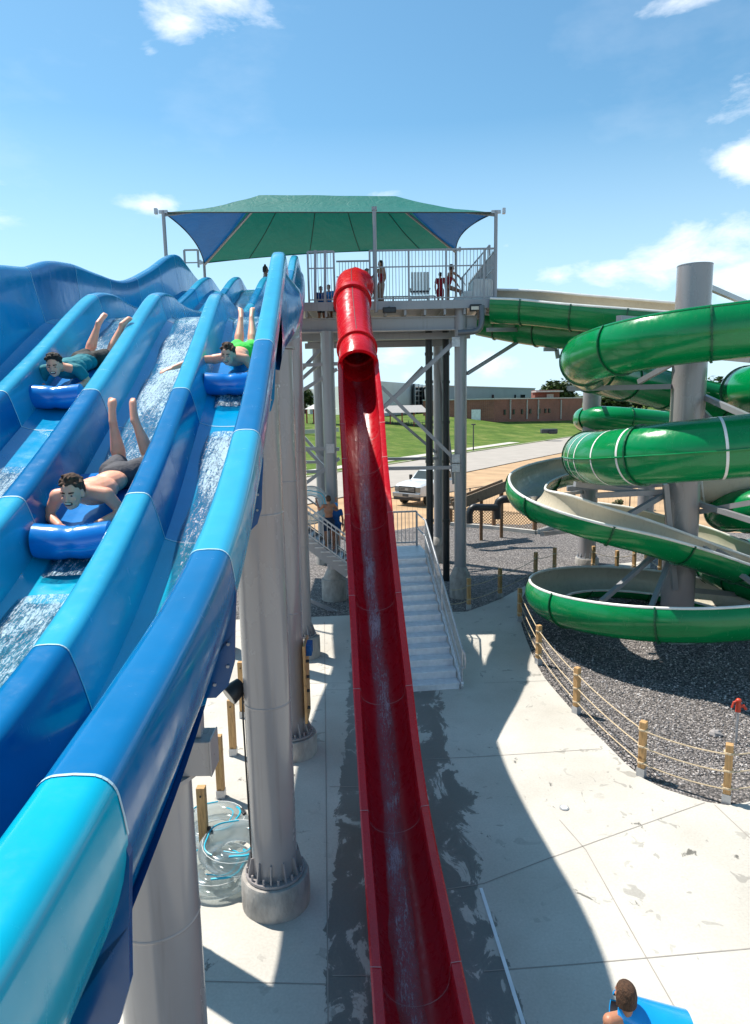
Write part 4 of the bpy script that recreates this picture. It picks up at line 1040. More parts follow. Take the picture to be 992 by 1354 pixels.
for s in (0.0,WID):
    MB().beam(bR+sidev*s+V((0,0,.05)),tR+sidev*s+V((0,0,htop-.05)),.06,.28).build('stringer',ALU,ST)
lt=tR+dirn*.0; c=tR+dirn*.7+sidev*(WID/2)
mb=MB(); mb.box(V((c.x,c.y,htop-.04)),(1.4,WID+.2,.07),rot); mb.build('landing',ALU,ST)
mb=MB()
for p,q in ((bR,tR),): 
    for hgt in (.55,1.0): mb.poly([p+V((0,0,hgt)),q+V((0,0,htop+hgt)),q+dirn*1.3+V((0,0,htop+hgt))],.024,10)
    for f in (0,.5,1): a=p.lerp(q,f); mb.cyl(a+V((0,0,htop*f-.1)),a+V((0,0,htop*f+1.0)),.026,n=10)
    n=34
    for k in range(1,n): a=p.lerp(q,k/n); mb.cyl(a+V((0,0,htop*k/n+.12)),a+V((0,0,htop*k/n+.98)),.009,n=5)
    mb.poly([p+V((0,0,1.0)),p-dirn*.22+V((0,0,.96)),p-dirn*.28+V((0,0,.78)),p-dirn*.22+V((0,0,.6)),p+V((0,0,.55))],.022,8)
mb.build('handrail',GALV,ST,smooth=True)
# gate of the stair top : dark grey picket rail
ln=tR+dirn*1.4
rail((ln+sidev*.0),(ln+sidev*(WID+.6)),htop,htop+1.05,mid=0,bar=.11,par=ST,name='landing_railing')
mb=MB()
for s in(.05,WID-.05):
    for f in (.1,1.25): a=tR+dirn*f+sidev*s; mb.beam(a,a+V((0,0,htop-.05)),.08,.08,hint=V((0,1,0)))
mb.build('landing_leg',ALU,ST)
# second flight behind the red slide, where people queue
S2=thing('queue_stair','grey steel queue stair behind the red slide with people climbing','stair',(A(430,740,21.4).x,21.4,0))
q0=A(462,757,20.8); q1=A(395,708,20.8); dd=V((q1.x-q0.x,0,q1.z-q0.z))
for yy in (20.75,22.0): MB().beam(V((q0.x,yy,q0.z)),V((q1.x,yy,q1.z)),.06,.36).build('stringer',STEELC,S2)
for i in range(9):
    p=q0+dd*(i/8.5); mb=MB(); mb.box((p.x,21.37,p.z+.12),(.28,1.34,.04)); mb.build('tread',GALV,S2)
rail((q0.x,20.75,q0.z),(q1.x,20.75,q1.z),.18,1.15,mid=.85,bar=.16,par=S2,mat=GALV,pt=.07,bt=.022); rail((q0.x,22.0,q0.z),(q1.x,22.0,q1.z),.18,1.15,mid=.5,bar=3,par=S2,mat=STEELC)
mb=MB(); mb.box((q0.x+.55,21.4,q0.z+.05),(1.1,1.3,.08)); mb.build('landing',GALV,S2)
mb=MB()
for x in (q0.x+.1,q0.x+1.0): mb.beam((x,20.8,0),(x,20.8,q0.z),.12,.12,hint=V((0,1,0)))
mb.build('landing_leg',STEELC,S2)
rail((q0.x,20.75,q0.z),(q0.x+1.1,20.75,q0.z),.1,1.15,mid=.85,bar=.14,par=S2,mat=GALV)
# ------------------------------------------------------------------ background buildings, trees, truck, fences
def Yfor(px,py,z): d=ray(px,py); return (z-CH)*d.y/d.z
def brickm():
    m,nt,b,o=newmat('red_brick'); n=N(nt,'ShaderNodeTexNoise',i_Scale=.35,i_Detail=6.0); L(nt,coords(nt),n.inputs[0])
    br_=N(nt,'ShaderNodeTexBrick'); br_.inputs['Scale'].default_value=1.0; br_.inputs['Brick Width'].default_value=.4; br_.inputs['Row Height'].default_value=.15; br_.inputs['Mortar Size'].default_value=.012
    br_.inputs['Color1'].default_value=(.27,.095,.06,1); br_.inputs['Color2'].default_value=(.20,.065,.042,1); br_.inputs['Mortar'].default_value=(.30,.2,.16,1)
    tc=N(nt,'ShaderNodeTexCoord'); sp=N(nt,'ShaderNodeSeparateXYZ'); L(nt,tc.outputs['Object'],sp.inputs[0]); ad=N(nt,'ShaderNodeMath',operation='ADD'); L(nt,sp.outputs[0],ad.inputs[0]); L(nt,sp.outputs[1],ad.inputs[1])
    cb=N(nt,'ShaderNodeCombineXYZ'); L(nt,ad.outputs[0],cb.inputs[0]); L(nt,sp.outputs[2],cb.inputs[1]); L(nt,cb.outputs[0],br_.inputs[0])
    mx=N(nt,'ShaderNodeMixRGB',blend_type='MULTIPLY'); mx.inputs[0].default_value=1; L(nt,br_.outputs[0],mx.inputs[1]); L(nt,ramp(nt,n.outputs[0],[(.3,(.85,.85,.85)),(.7,(1.15,1.1,1.1))]),mx.inputs[2]); L(nt,mx.outputs[0],b.inputs[0]); b.inputs['Roughness'].default_value=.85
    return m
BRICK=brickm(); PANEL=pmat('pale_metal_cladding',(.60,.61,.58),.5,var=.06,vs=.2); PANELG=pmat('grey_metal_cladding',(.26,.31,.34),.5,var=.08,vs=.2); GLASS=pmat('dark_window_glass',(.02,.03,.035),.08); COPING=pmat('pale_coping',(.5,.47,.43),.6); DOORW=pmat('white_door',(.75,.75,.73),.5); CONC_W=pmat('kerb_concrete',(.48,.45,.41),.85)
def wallbox(name,corner,left,right,ztop,zb,mat,par,depth=30,cop=None):
    # corner/left/right : 2D points; near corner with two visible faces
    c,l,r=[V((p[0],p[1],0)) for p in (corner,left,right)]; bk=l+(r-c)
    pts=[c,r,bk,l]; mb=MB(); mb.prism(pts,zb,ztop); o=mb.build(name,mat,par)
    if cop:
        mb=MB()
        for a,b in ((l,c),(c,r)):
            mb.beam(a+V((0,0,ztop+.1)),b+V((0,0,ztop+.1)),.5,.25)
        mb.build('coping',cop,par)
    return o
# white + glass hall
ztop=A(504,504,160).z
def pt2(px,Y): p=A(px,600,Y); return (p.x,p.y)
HB=thing('school_hall','long pale metal-clad hall behind the red slide with a strip of dark glass','building',(pt2(504,160)[0],160,3))
lft=pt2(409,Yfor(409,515.5,ztop)); rgt=pt2(556,Yfor(556,508,ztop))
wallbox('wall',pt2(504,160),lft,rgt,ztop,0,PANEL,HB)
c=V((*pt2(504,160),0)); r_=V((*rgt,0)); d=(r_-c).normalized(); nn=V((d.y,-d.x,0))
a=V((*pt2(546,Yfor(546,507,ztop)),0)); b_=V((*pt2(560,Yfor(560,509,ztop)),0))
mb=MB(); mb.beam(a+nn*.5+V((0,0,ztop-4.6)),b_+nn*.5+V((0,0,ztop-4.6)),.5,9,hint=V((0,0,1))); g=mb.build('window',GLASS,HB)
mb=MB()
for k in range(7): z=ztop-.5-k*1.35; mb.beam(a+nn*.8+V((0,0,z)),b_+nn*.8+V((0,0,z)),.1,.16)
for k in range(4): q=a.lerp(b_,k/3)+nn*.8; mb.beam(q+V((0,0,ztop-9)),q+V((0,0,ztop)),.16,.1,hint=V((0,1,0)))
mb.build('window_frame',PANEL,g)
# grey clad block
z2=A(622,509,172).z
GB=thing('grey_school_block','grey metal clad school block rising behind the red brick wing','building',(A(622,509,172).x,172,3))
wallbox('wall',pt2(566,172.3),pt2(560,200),pt2(706,Yfor(706,514,z2)),z2,0,PANELG,GB,cop=COPING)
for pa,pb in ((619,624),(625,633),(641,653),(661,668),(674,682),(684,694)):
    Y0=171.5+(Yfor(706,514,z2)-172.3)*((pa-566)/140)-.3
    q=A(pa,522,Y0); q2=A(pb,526.5,Y0+.3); MB().box(((q.x+q2.x)/2,Y0-.1,(q.z+q2.z)/2),(q2.x-q.x,.3,abs(q.z-q2.z))).build('window',GLASS,GB)
z3=A(653,528,150).z
BW=thing('brick_school_wing','low red brick school wing with a white door and small square windows','building',(A(653,528,150).x,150,2))
yr=Yfor(768,530,z3+.0)
cr=pt2(653,150); rr2=pt2(768,182); ll=pt2(560,158)
wallbox('wall',cr,ll,rr2,z3,-1,BRICK,BW,cop=COPING)
def onface(px,y0,y1,A2,B2,w_px,name,mat,par,off=.12):
    A3=V((*A2,0));B3=V((*B2,0)); d=ray(px,540); 
    # intersect ray with vertical plane through A3-B3
    e=(B3-A3).normalized(); nrm=V((e.y,-e.x,0)); s=(A3-CAM).dot(nrm)/d.dot(nrm); q=CAM+d*s
    sc_=(q-CAM).dot(fw)/F; wv=w_px*sc_*1.25; zt=A(px,y0,q.y).z; zb=A(px,y1,q.y).z
    if nrm.y>0: nrm=-nrm
    mb=MB(); cc=V((q.x,q.y,(zt+zb)/2))+nrm*off; mb.box(cc,(wv,.25,zt-zb),Matrix.Rotation(math.atan2(e.y,e.x),3,'Z')); return mb.build(name,mat,par)
onface(630,541.5,557,ll,cr,10,'door',DOORW,BW)
for px in (667,679,690,701,713,721,726): onface(px,541.5-(px-667)*.02,548.5-(px-667)*.045,cr,rr2,3.0,'window',GLASS,BW)
for px in (674,696,711,741): onface(px,528.5,554,cr,rr2,1.0,'downpipe',COPING,BW,.2)
z4=A(720,518,165).z
mb=MB(); q=A(706,600,172);q2=A(738,600,172); mb.box(((q.x+q2.x)/2,174,(z4+z3)/2),(q2.x-q.x,4,z4-z3+1)); mb.build('roof_block',BRICK,BW); 
mb=MB(); mb.box(((q.x+q2.x)/2,172-.05,z4+.15),(q2.x-q.x+.6,5,.35)); mb.build('roof_block_coping',COPING,BW)
onface(727,521,526,pt2(706,171.8),pt2(738,171.8),7,'window',COPING,BW,.1)
# pavilions
def pavilion(px0,px1,ytop,yeave,ybase,Y,label,roofm,peak=True):
    a=A(px0,yeave,Y); b=A(px1,yeave,Y); zb=A(px0,ybase,Y).z; w=b.x-a.x; cx=(a.x+b.x)/2; zt=A((px0+px1)/2,ytop,Y).z
    t=thing('pavilion',label,'pavilion',(cx,Y,zb))
    mb=MB(); e=[V((a.x,Y-w*.3,a.z)),V((b.x,Y-w*.3,a.z)),V((b.x,Y+w*.3,a.z)),V((a.x,Y+w*.3,a.z))]; k=.3 if peak else .42
    tp_=[V((cx-w*(.5-k)*.3,Y,zt)),V((cx+w*(.5-k)*.3,Y,zt))] if peak else [V((a.x+w*.12,Y,zt)),V((b.x-w*.12,Y,zt))]
    mb.add(e+tp_,[(0,1,5,4),(2,3,4,5),(1,2,5),(3,0,4),(3,2,1,0)]); mb.build('roof',roofm,t)
    n=5
    for i in range(n):
        x=a.x+w*(.06+.88*i/(n-1)); mb=MB(); mb.beam((x,Y-w*.25,zb-.5),(x,Y-w*.25,a.z),.22,.22,hint=V((0,1,0))); mb.build('post',pmat('red_post',(.3,.04,.03),.6) if i==0 else bpy.data.materials['red_post'],t)
    mb=MB()
    rg=random.Random(px0)
    for i in range(9):
        x=a.x+w*(.08+.1*i); mb.box((x,Y-w*.2,zb+.5),(.9,.7,.08)); mb.box((x,Y-w*.2,zb+.2),(.1,.1,.8)); mb.box((x-.6,Y-w*.2,zb+.45),(.1,.5,.9)); 
    mb.build('table_row',DARKM,t)
    return t
pavilion(404,445,531,541,566,118,'white-peaked picnic shelter with red posts, left of the red slide',pmat('white_tent',(.75,.73,.7),.7))
pavilion(496,566,536,546,563,128,'grey-roofed picnic shelter with red posts, right of the red slide',pmat('grey_shelter_roof',(.33,.31,.29),.6),False)
mb=MB(); b0_=A(403,571,100); b1_=A(448,568,100); mb.beam(b0_,b1_,.5,.6); tag(mb.build('low_wall',WALKM),'low pale kerb wall before the white-peaked shelter','wall',kind='thing')
def lamp(px,yt,yb,Y,label):
    p=A(px,yb,Y); zt=A(px,yt,Y).z; t=thing('lamp_post',label,'lamp post',p,'lamp posts on the grass slope')
    MB().cyl(p-V((0,0,.5)),V((p.x,p.y,zt)),.09,.07,8).build('pole',DARKM,t); MB().box((p.x,p.y,zt+.08),(.55,.35,.16)).build('lamp_head',DARKM,t)
lamp(626,562,598,92,'dark lamp post on the grass below the white door'); lamp(423,516,545,150,'thin lamp post in front of the pale hall')
t=thing('drain_headwall','small dark drainage box lying on the grass slope','drain',A(727,571,112)); 
MB().box(A(726,570,112),(2.6,1.2,.7)).build('cover',DARKM,t,bevel=.1); MB().box(A(731,572,111),(1.2,.8,.4)).build('pipe_end',BLACKP,t)
# trees
LEAF=[pmat('leaf_%s'%k,c,.7,var=.3,vs=2) for k,c in (('dark',(.022,.045,.012)),('mid',(.05,.085,.02)),('light',(.095,.135,.035)))]
BARK=pmat('bark',(.10,.07,.05),.9)
def tree(p,h,rad,label,seed,n=1800,leaf=.35,grp='trees behind the school',trunk=True,name='leafy_tree',cat='tree'):
    rg=random.Random(seed); p=V(p); t=thing(name,label,cat,p,grp)
    if trunk:
        mb=MB(); mb.cyl(p-V((0,0,.5)),p+V((0,0,h*.55)),rad*.09,rad*.05,8)
        for k in range(5):
            a=rg.uniform(0,6.28); q=p+V((0,0,h*rg.uniform(.3,.5))); mb.cyl(q,q+V((math.cos(a)*rad*.6,math.sin(a)*rad*.6,h*.25)),rad*.04,rad*.015,6)
        mb.build('trunk',BARK,t)
    cl=[(p+V((rg.uniform(-.6,.6)*rad,rg.uniform(-.6,.6)*rad,h*rg.uniform(.38,.86))),rad*rg.uniform(.28,.5)) for _ in range(14)]
    mb=MB()
    for i in range(n):
        c,r=rg.choice(cl); d=V((rg.gauss(0,1),rg.gauss(0,1),rg.gauss(0,1))).normalized()*r*rg.uniform(.55,1.08); q=c+d; s=leaf*rg.uniform(.5,1.2)
        rot=Matrix.Rotation(rg.uniform(0,6.28),3,'Z')@Matrix.Rotation(rg.uniform(-1.2,1.2),3,'X')
        mb.add([q+rot@V((-s,-s*.6,0)),q+rot@V((s,-s*.5,0)),q+rot@V((s*.6,s*.7,0)),q+rot@V((-s*.5,s*.6,0))],[(0,1,2,3)],rg.choice((0,1,1,2)))
    mb.build('crown',LEAF,t,recalc=False,weld=False)
def treeat(px,ytop,ybase,Y,wpx,label,seed,**k):
    b=A(px,ybase,Y); zt=A(px,ytop,Y).z; tree(b,zt-b.z,wpx*Y/F/2*1.15,label,seed,**k)
treeat(737,508,532,200,40,'round green tree behind the brick roof block',1,n=2500,leaf=.5)
treeat(724,512,532,215,26,'smaller green tree just left of the round one',2,n=1200,leaf=.5)
treeat(845,506,548,260,70,'wide dark tree seen between the two grey columns',3,n=3000,leaf=.8)
treeat(806,520,548,250,50,'pale bushy tree right behind the slim grey column',4,n=2000,leaf=.8)
treeat(890,512,548,240,50,'dark tree just left of the tallest grey column',5,n=2000,leaf=.8)
treeat(935,505,548,230,60,'dark tree just right of the tallest grey column',6,n=2000,leaf=.8)
treeat(984,510,550,220,50,'dark tree at the far right edge below the clouds',8,n=2000,leaf=.8)
treeat(404,514,545,230,30,'light green tree at the left end of the pale hall',7,n=1500,leaf=.6)
b=A(817,669,38); tree((b.x,b.y,0),.98,.36,'small dark green shrub in the tan soil between the columns',11,n=900,leaf=.045,grp=None,trunk=False,name='shrub',cat='shrub')
b=A(858,662,40); tree((b.x,b.y,0),.6,.3,'low dark shrub tight beside the big column on the tan soil',12,n=500,leaf=.045,grp=None,trunk=False,name='shrub',cat='shrub')
rg=random.Random(5); mb=MB()
for k in range(260):
    th=R(-75+150*k/260); D0=rg.uniform(560,760); c=V((math.sin(th)*D0,math.cos(th)*D0,0)); hh=rg.uniform(8,15)
    for i in range(38):
        d=V((rg.uniform(-9,9),rg.uniform(-9,9),rg.uniform(0,hh)*(1-.2*rg.random()))); s=rg.uniform(1.2,3); q=c+d
        rot=Matrix.Rotation(rg.uniform(0,6.28),3,'Z')@Matrix.Rotation(rg.uniform(-1.2,1.2),3,'X')
        mb.add([q+rot@V((-s,-s*.6,0)),q+rot@V((s,-s*.5,0)),q+rot@V((s*.6,s*.7,0)),q+rot@V((-s*.5,s*.6,0))],[(0,1,2,3)],rg.choice((0,1,1)))
tag(mb.build('distant_woods',LEAF,recalc=False,weld=False),'hazy line of distant woods along the horizon','woods',kind='stuff')
# ------------------------------------------------------------------ pickup truck
WP=pmat('white_truck_paint',(.74,.75,.76),.2,coat=.6,var=.03); TYRE=pmat('tyre_rubber',(.02,.02,.02),.8); RIM=pmat('steel_rim',(.35,.35,.36),.35,.7); LAMPG=pmat('headlamp_glass',(.20,.22,.23),.1,.6)
g=gd(543,668); yaw=R(-40)
TR=thing('pickup_truck','white pickup truck with black grille and rack parked on bare earth beyond the columns','truck',(g.x+1.7,g.y+2.0,0),rz=yaw)
Tm=wmat(TR)@Matrix.Scale(1.08,4)
def tl(mb,name,mat,par=TR,**k):
    mb.v=[Tm@v for v in mb.v]; return mb.build(name,mat,par,**k)
# local: -Y is the front, length 5.6, width 2
def loft(secs,mb,m=0):
    # secs: list of (y,[ (x,z)...]) closed outlines mirrored
    n=len(secs[0][1]); b=len(mb.v)
    for y,pr_ in secs:
        for x,z in pr_: mb.v.append(V((x,y,z)))
    for j in range(len(secs)-1):
        for k in range(n): mb.f.append([b+j*n+k,b+j*n+(k+1)%n,b+(j+1)*n+(k+1)%n,b+(j+1)*n+k]); mb.m.append(m)
    mb.f.append([b+k for k in range(n)]); mb.f.append([b+(len(secs)-1)*n+k for k in range(n-1,-1,-1)]); mb.m+= [m,m]
def sec(w,z0,z1,ch=.1,tw=None): 
    tw=tw or w; return [(-w,z0),(w,z0),(w+.02,(z0+z1)/2),(w,z1-ch),(tw-ch*1.2,z1),(-tw+ch*1.2,z1),(-w,z1-ch),(-w-.02,(z0+z1)/2)]
mb=MB(); loft([(-2.75,sec(.90,.62,1.15,.1)),(-2.62,sec(.97,.55,1.28,.1)),(-1.9,sec(1.0,.55,1.36,.1)),(-1.05,sec(1.0,.55,1.40,.1)),(2.1,sec(1.0,.58,1.36,.06))],mb); tl(mb,'body',WP,bevel=.02,smooth=True)
mb=MB(); loft([(-1.15,sec(.93,1.36,1.42,.02)),(-.55,sec(.86,1.38,1.93,.08,.80)),(.55,sec(.86,1.38,1.97,.08,.80)),(.85,sec(.9,1.36,1.42,.02))],mb); cab=tl(mb,'cab',WP,smooth=True,bevel=.015)
mb=MB(); mb.add([V((-.80,-1.08,1.44)),V((.80,-1.08,1.44)),V((.72,-.60,1.88)),V((-.72,-.60,1.88))],[(0,1,2,3)]); mb.v=[v+V((0,-.045,.03)) for v in mb.v]; tl(mb,'windshield',GLASS,cab) 
mb=MB()
for sx in(-1,1): mb.add([V((sx*.915,-.95,1.46)),V((sx*.885,-.50,1.86)),V((sx*.885,.50,1.86)),V((sx*.905,.62,1.46))],[(0,1,2,3)])
tl(mb,'side_window',GLASS,cab,recalc=False)
mb=MB(); mb.box((0,-2.775,.98),(1.22,.06,.38)); gr=tl(mb,'grille',BLACK,bevel=.02)
mb=MB()
for z in (.92,1.0,1.08): mb.box((0,-2.81,z),(1.1,.02,.025))
mb.box((0,-2.815,1.0),(.24,.03,.10)); tl(mb,'grille_bar',RIM,gr)
for sx in(-1,1): mb=MB(); mb.box((sx*.77,-2.73,1.0),(.32,.12,.30)); tl(mb,'headlight',LAMPG,bevel=.02)
mb=MB(); mb.box((0,-2.86,.66),(2.0,.16,.26)); tl(mb,'bumper',RIM,bevel=.04)
mb=MB(); mb.box((0,-2.8,.45),(1.9,.2,.2)); tl(mb,'valance',BLACK,bevel=.03)
mb=MB(); mb.box((0,-2.95,.66),(.42,.02,.16)); tl(mb,'licence_plate',DARKM)
for sx in(-1,1):
    mb=MB(); mb.box((sx*1.16,-.85,1.5),(.2,.1,.3)); mb.beam((sx*.92,-.85,1.45),(sx*1.1,-.85,1.48),.04,.04); tl(mb,'mirror',BLACK,bevel=.02)
    for yy in (-1.85,1.7):
        mb=MB(); mb.cyl((sx*.78,yy,.40),(sx*1.02,yy,.40),.42,n=24); wh=tl(mb,'wheel',TYRE,smooth=True,bevel=.04)
        mb=MB(); mb.cyl((sx*.8,yy,.40),(sx*1.03,yy,.40),.23,n=18); tl(mb,'rim',RIM,wh)
mb=MB()
for sx in(-.8,.8): mb.beam((sx,.98,1.36),(sx,.98,2.12),.07,.07,hint=V((0,1,0)))
for z in (2.12,2.0,1.7): mb.beam((-.85,.98,z),(.85,.98,z),.07,.07)
tl(mb,'headache_rack',BLACK)
# ------------------------------------------------------------------ mid-distance fences, ramp, pipes, net
CF=thing('mesh_fence','thin dark wire fence with posts on the tan soil beyond the gravel','fence',(5,38,0))
fp_=[A(500,0,34.5),A(562,0,35),A(624,0,38),A(668,0,40),A(724,0,40),A(790,0,40),A(860,0,40),A(930,0,40),A(1000,0,40),A(1080,0,40)]
for p in fp_: MB().cyl((p.x,p.y,-.1),(p.x,p.y,1.75),.04,n=8).build('post',DARKM,CF)
mb=MB()
for a,b in zip(fp_,fp_[1:]):
    for z in (1.72,): mb.cyl((a.x,a.y,z),(b.x,b.y,z),.022,n=6)
mb.build('top_rail',DARKM,CF)
mb=MB()
for a,b in zip(fp_,fp_[1:]):
    n=int((V((b.x,b.y,0))-V((a.x,a.y,0))).length/.25); 
    for k in range(n):
        q=V((a.x,a.y,0)).lerp(V((b.x,b.y,0)),k/n); q2=V((a.x,a.y,0)).lerp(V((b.x,b.y,0)),min(1,(k+1)/n)); 
        mb.cyl(q+V((0,0,.05)),q+V((0,0,1.7)),.004,n=3,caps=False)
mb.build('wire_mesh',DARKM,CF,recalc=False,weld=False)
RP=thing('timber_trough','weathered timber trough on posts sloping behind the deck columns','trough',A(640,690,31))
p0=A(598,673,31);p1=A(667,646,32.5)
mb=MB(); d=(p1-p0).normalized(); 
for o_,w_,h_ in (((0,0,0),.8,.06),((0,-.4,.2),.06,.42),((0,.4,.2),.06,.42)): mb.beam(p0+V(o_),p1+V(o_),w_,h_)
mb.build('trough_box',WOODG,RP)
for f in (.15,.55,.95):
    q=p0.lerp(p1,f); MB().beam((q.x,q.y,0),(q.x,q.y,q.z),.14,.14,hint=V((0,1,0))).build('post',WOODD,RP)
t=thing('black_pipe','black pipe with two elbows in front of the net fence','pipe',A(640,690,30),'black pipes by the net fence')
MB().poly(catmull([A(621,692,30),A(621,678,30),A(626,671,30),A(640,671,30.2),A(657,671,30.4)],.12),.16,12).build('pipe_run',BLACKP,t,smooth=True)
t=thing('black_pipe','taller black pipe elbow under the left loop of the cream flume','pipe',A(660,690,30.5),'black pipes by the net fence')
MB().poly(catmull([A(658,686,30.5),A(658,668,30.5),A(663,661,30.5),A(678,660,30.5),A(700,662,30.5)],.12),.18,12).build('pipe_run',BLACKP,t,smooth=True)
NF=thing('net_fence','brown cord net strung on timber posts over a concrete kerb','fence',A(670,702,31))
npst=[gd(596,694),gd(653,699),gd(707,705),gd(752,690)]
for p in npst: MB().beam((p.x,p.y,-.05),(p.x,p.y,1.15),.18,.18,hint=V((0,1,0))).build('post',WOODD,NF)
mb=MB()
for a,b in zip(npst,npst[1:]):
    for z in (.08,1.05): mb.poly([a.lerp(b,i/8)+V((0,0,z-.12*4*(i/8)*(1-i/8)*(z>.5))) for i in range(9)],.025,5)
    ln_=(b-a).length; n=int(ln_/.16)
    for k in range(-6,n+1):
        for s in (1,-1):
            f0=k/n; f1=(k+6)/n
            if s<0: f0,f1=f1,f0
            z0,z1=.08,1.0
            A0,B0=f0,f1
            # clip
            def cl(f,fa,za,fb,zb): return za+(zb-za)*(f-fa)/(fb-fa)
            fa,za,fb,zb=f0,z0,f1,z1
            lo,hi=min(fa,fb),max(fa,fb); l2,h2=max(0,lo),min(1,hi)
            if h2-l2<.01: continue
            mb.cyl(a.lerp(b,l2)+V((0,0,cl(l2,fa,za,fb,zb))),a.lerp(b,h2)+V((0,0,cl(h2,fa,za,fb,zb))),.014,n=4,caps=False)
mb.build('net',NET,NF,recalc=False)
mb=MB()
for a,b in zip(npst,npst[1:]): mb.beam(a+V((0,-.2,.08)),b+V((0,-.2,.08)),.22,.2)
tag(mb.build('gravel_kerb',CONC_W),kind='structure')
for i,(px,y0,y1,Y,lab) in enumerate(((734,636,655,36,'brown timber stake in soil, left of a pair behind the flume'),(758,634,657,35,'brown timber stake in soil, right of a pair behind the flume'))):
    p=A(px,y0,Y); tag(MB().beam((p.x,p.y,-.1),(p.x,p.y,p.z),.22,.22,hint=V((0,1,0))).build('timber_stake',WOODD),lab,'stake','timber stakes in the soil',kind='thing')
# ------------------------------------------------------------------ rope fence round the gravel
SHOE=GALV
def ropefence(name,lab,posts,grp=None,w_=.115,ropes=(.28,.58,.88),hs=None,extra0=None,extra1=None):
    t=thing(name,lab,'fence',posts[len(posts)//2],grp)
    for i,p in enumerate(posts):
        h=(hs[i] if hs else 1.03); rz=Matrix.Rotation(R(13*i+10),3,'Z')
        po=MB().box(p+V((0,0,.13+(h-.13)/2)),(w_,w_,h-.13),rz).build('post',WOOD,t,bevel=.012)
        MB().box(p+V((0,0,.09)),(w_+.02,w_+.02,.18),rz).build('base_bracket',SHOE,po)
        mb=MB()
        for z in ropes: mb.lathe(p+V((0,0,z-.012)),[(w_*.72,0),(w_*.74,.02),(w_*.70,.035)],10)
        mb.build('rope_wrap',ROPE,po)
    P2=([extra0] if extra0 else [])+posts+([extra1] if extra1 else [])
    for z in ropes:
        pts=[]
        for a,b in zip(P2,P2[1:]):
            for k in range(10): f=k/10; pts.append(a.lerp(b,f)+V((0,0,z-.05*4*f*(1-f))))
        pts.append(P2[-1]+V((0,0,z))); off=V((-.0,-.075,0))
        MB().poly([q+off for q in pts],.011,6).build('rope',ROPE,t,smooth=True)
    return t
ropefence('rope_fence','curving rope fence of blond timber posts along the gravel edge, front right',[gd(x,y) for x,y in ((687,822),(712,879),(762,944),(848,1027),(960,1062))],extra1=gd(1085,1035))
ropefence('rope_fence','shaded rope fence behind the stair, left of the slim column',[gd(620,806),gd(661,791),gd(708,766),gd(733,759)],extra0=gd(596,812),ropes=(.35,.8))
ropefence('rope_fence','far rope fence posts seen through the green run-out ring',[gd(784,757),gd(815,764),gd(838,759),gd(854,747),gd(872,762),gd(930,758)],ropes=(.35,.8))
# tall timber posts on the left, waiting for tubes
for i,(px,yt,yb,lab) in enumerate(((272,1040,1139,'nearest blond timber post with black bolt beside the clear tubes'),(293,972,1056,'second blond timber post standing behind the clear tubes'),(309,925,1000,'third blond timber post under the black spotlight'),(322,875,950,'farthest blond timber post against the thick grey column'))):
    p=gd(px,yb); z=A(px,yt,p.y).z; t=thing('timber_post',lab,'post',p,'timber posts left of the thick column')
    MB().box((p.x,p.y,.1+(z-.1)/2),(.125,.11,z-.1)).build('post',WOOD,t,bevel=.008); MB().box((p.x,p.y,.09),(.14,.13,.17)).build('base_bracket',GALV,t)
    MB().cyl((p.x,p.y-.07,z-.12),(p.x,p.y+.07,z-.12),.014,n=8).build('bolt',BLACK,t)
# clear vinyl tubes
VIN=newmat('clear_vinyl'); m,nt_,b_s,o_=VIN
fr_=N(nt_,'ShaderNodeFresnel',i_IOR=1.35); trn=N(nt_,'ShaderNodeBsdfTransparent'); trn.inputs[0].default_value=(.86,.90,.91,1); gls=N(nt_,'ShaderNodeBsdfGlossy',i_Roughness=.12); df=N(nt_,'ShaderNodeBsdfTranslucent'); df.inputs[0].default_value=(.8,.85,.87,1)
m1=N(nt_,'ShaderNodeMixShader'); L(nt_,fr_.outputs[0],m1.inputs[0]); L(nt_,trn.outputs[0],m1.inputs[1]); L(nt_,gls.outputs[0],m1.inputs[2]); m2=N(nt_,'ShaderNodeMixShader'); m2.inputs[0].default_value=.38; L(nt_,m1.outputs[0],m2.inputs[1]); L(nt_,df.outputs[0],m2.inputs[2]); L(nt_,m2.outputs[0],o_.inputs[0]); VIN=m
CY_=pmat('cyan_print',(.01,.42,.58),.4); 
def torus(c,ax,RR,r,par,nm='ring'):
    x,y,d=frame_of(V(ax)); n,k=44,16; mb=MB(); ps=[]
    for i in range(n):
        a=2*math.pi*i/n; e=x*math.cos(a)+y*math.sin(a)
        for j in range(k): b=2*math.pi*j/k; ps.append(V(c)+e*(RR+math.cos(b)*r)+d*math.sin(b)*r*.82)
    mb.add(ps,[(i*k+j,i*k+(j+1)%k,((i+1)%n)*k+(j+1)%k,((i+1)%n)*k+j) for i in range(n) for j in range(k)]); o=mb.build(nm,VIN,par,smooth=True)
    mb=MB()
    for rr_,a0,a1,w in ((RR-.08,.5,3.6,.009),(RR+.02,.9,3.2,.016),(RR+.06,3.8,6.2,.012)):
        off=math.sqrt(max(.0001,1-((rr_-RR)/r)**2))*r*.82+.004
        pts=[V(c)+x*math.cos(a0+(a1-a0)*q/24)*(rr_+.02*math.sin(q*.5))+y*math.sin(a0+(a1-a0)*q/24)*(rr_+.02*math.sin(q*.5))+d*off for q in range(25)]
        mb.poly(pts,w,5)
    mb.build('printed_swirl',CY_,o)
    mb=MB()
    for rr_ in (RR+r*.62,): 
        off=math.sqrt(max(.0001,1-((rr_-RR)/r)**2))*r*.82+.002
        mb.poly([V(c)+x*math.cos(q*.2618)*rr_+y*math.sin(q*.2618)*rr_+d*off for q in range(24)],.005,4,closed=True)
    mb.build('weld_seam',WHITEP,o)
    return o
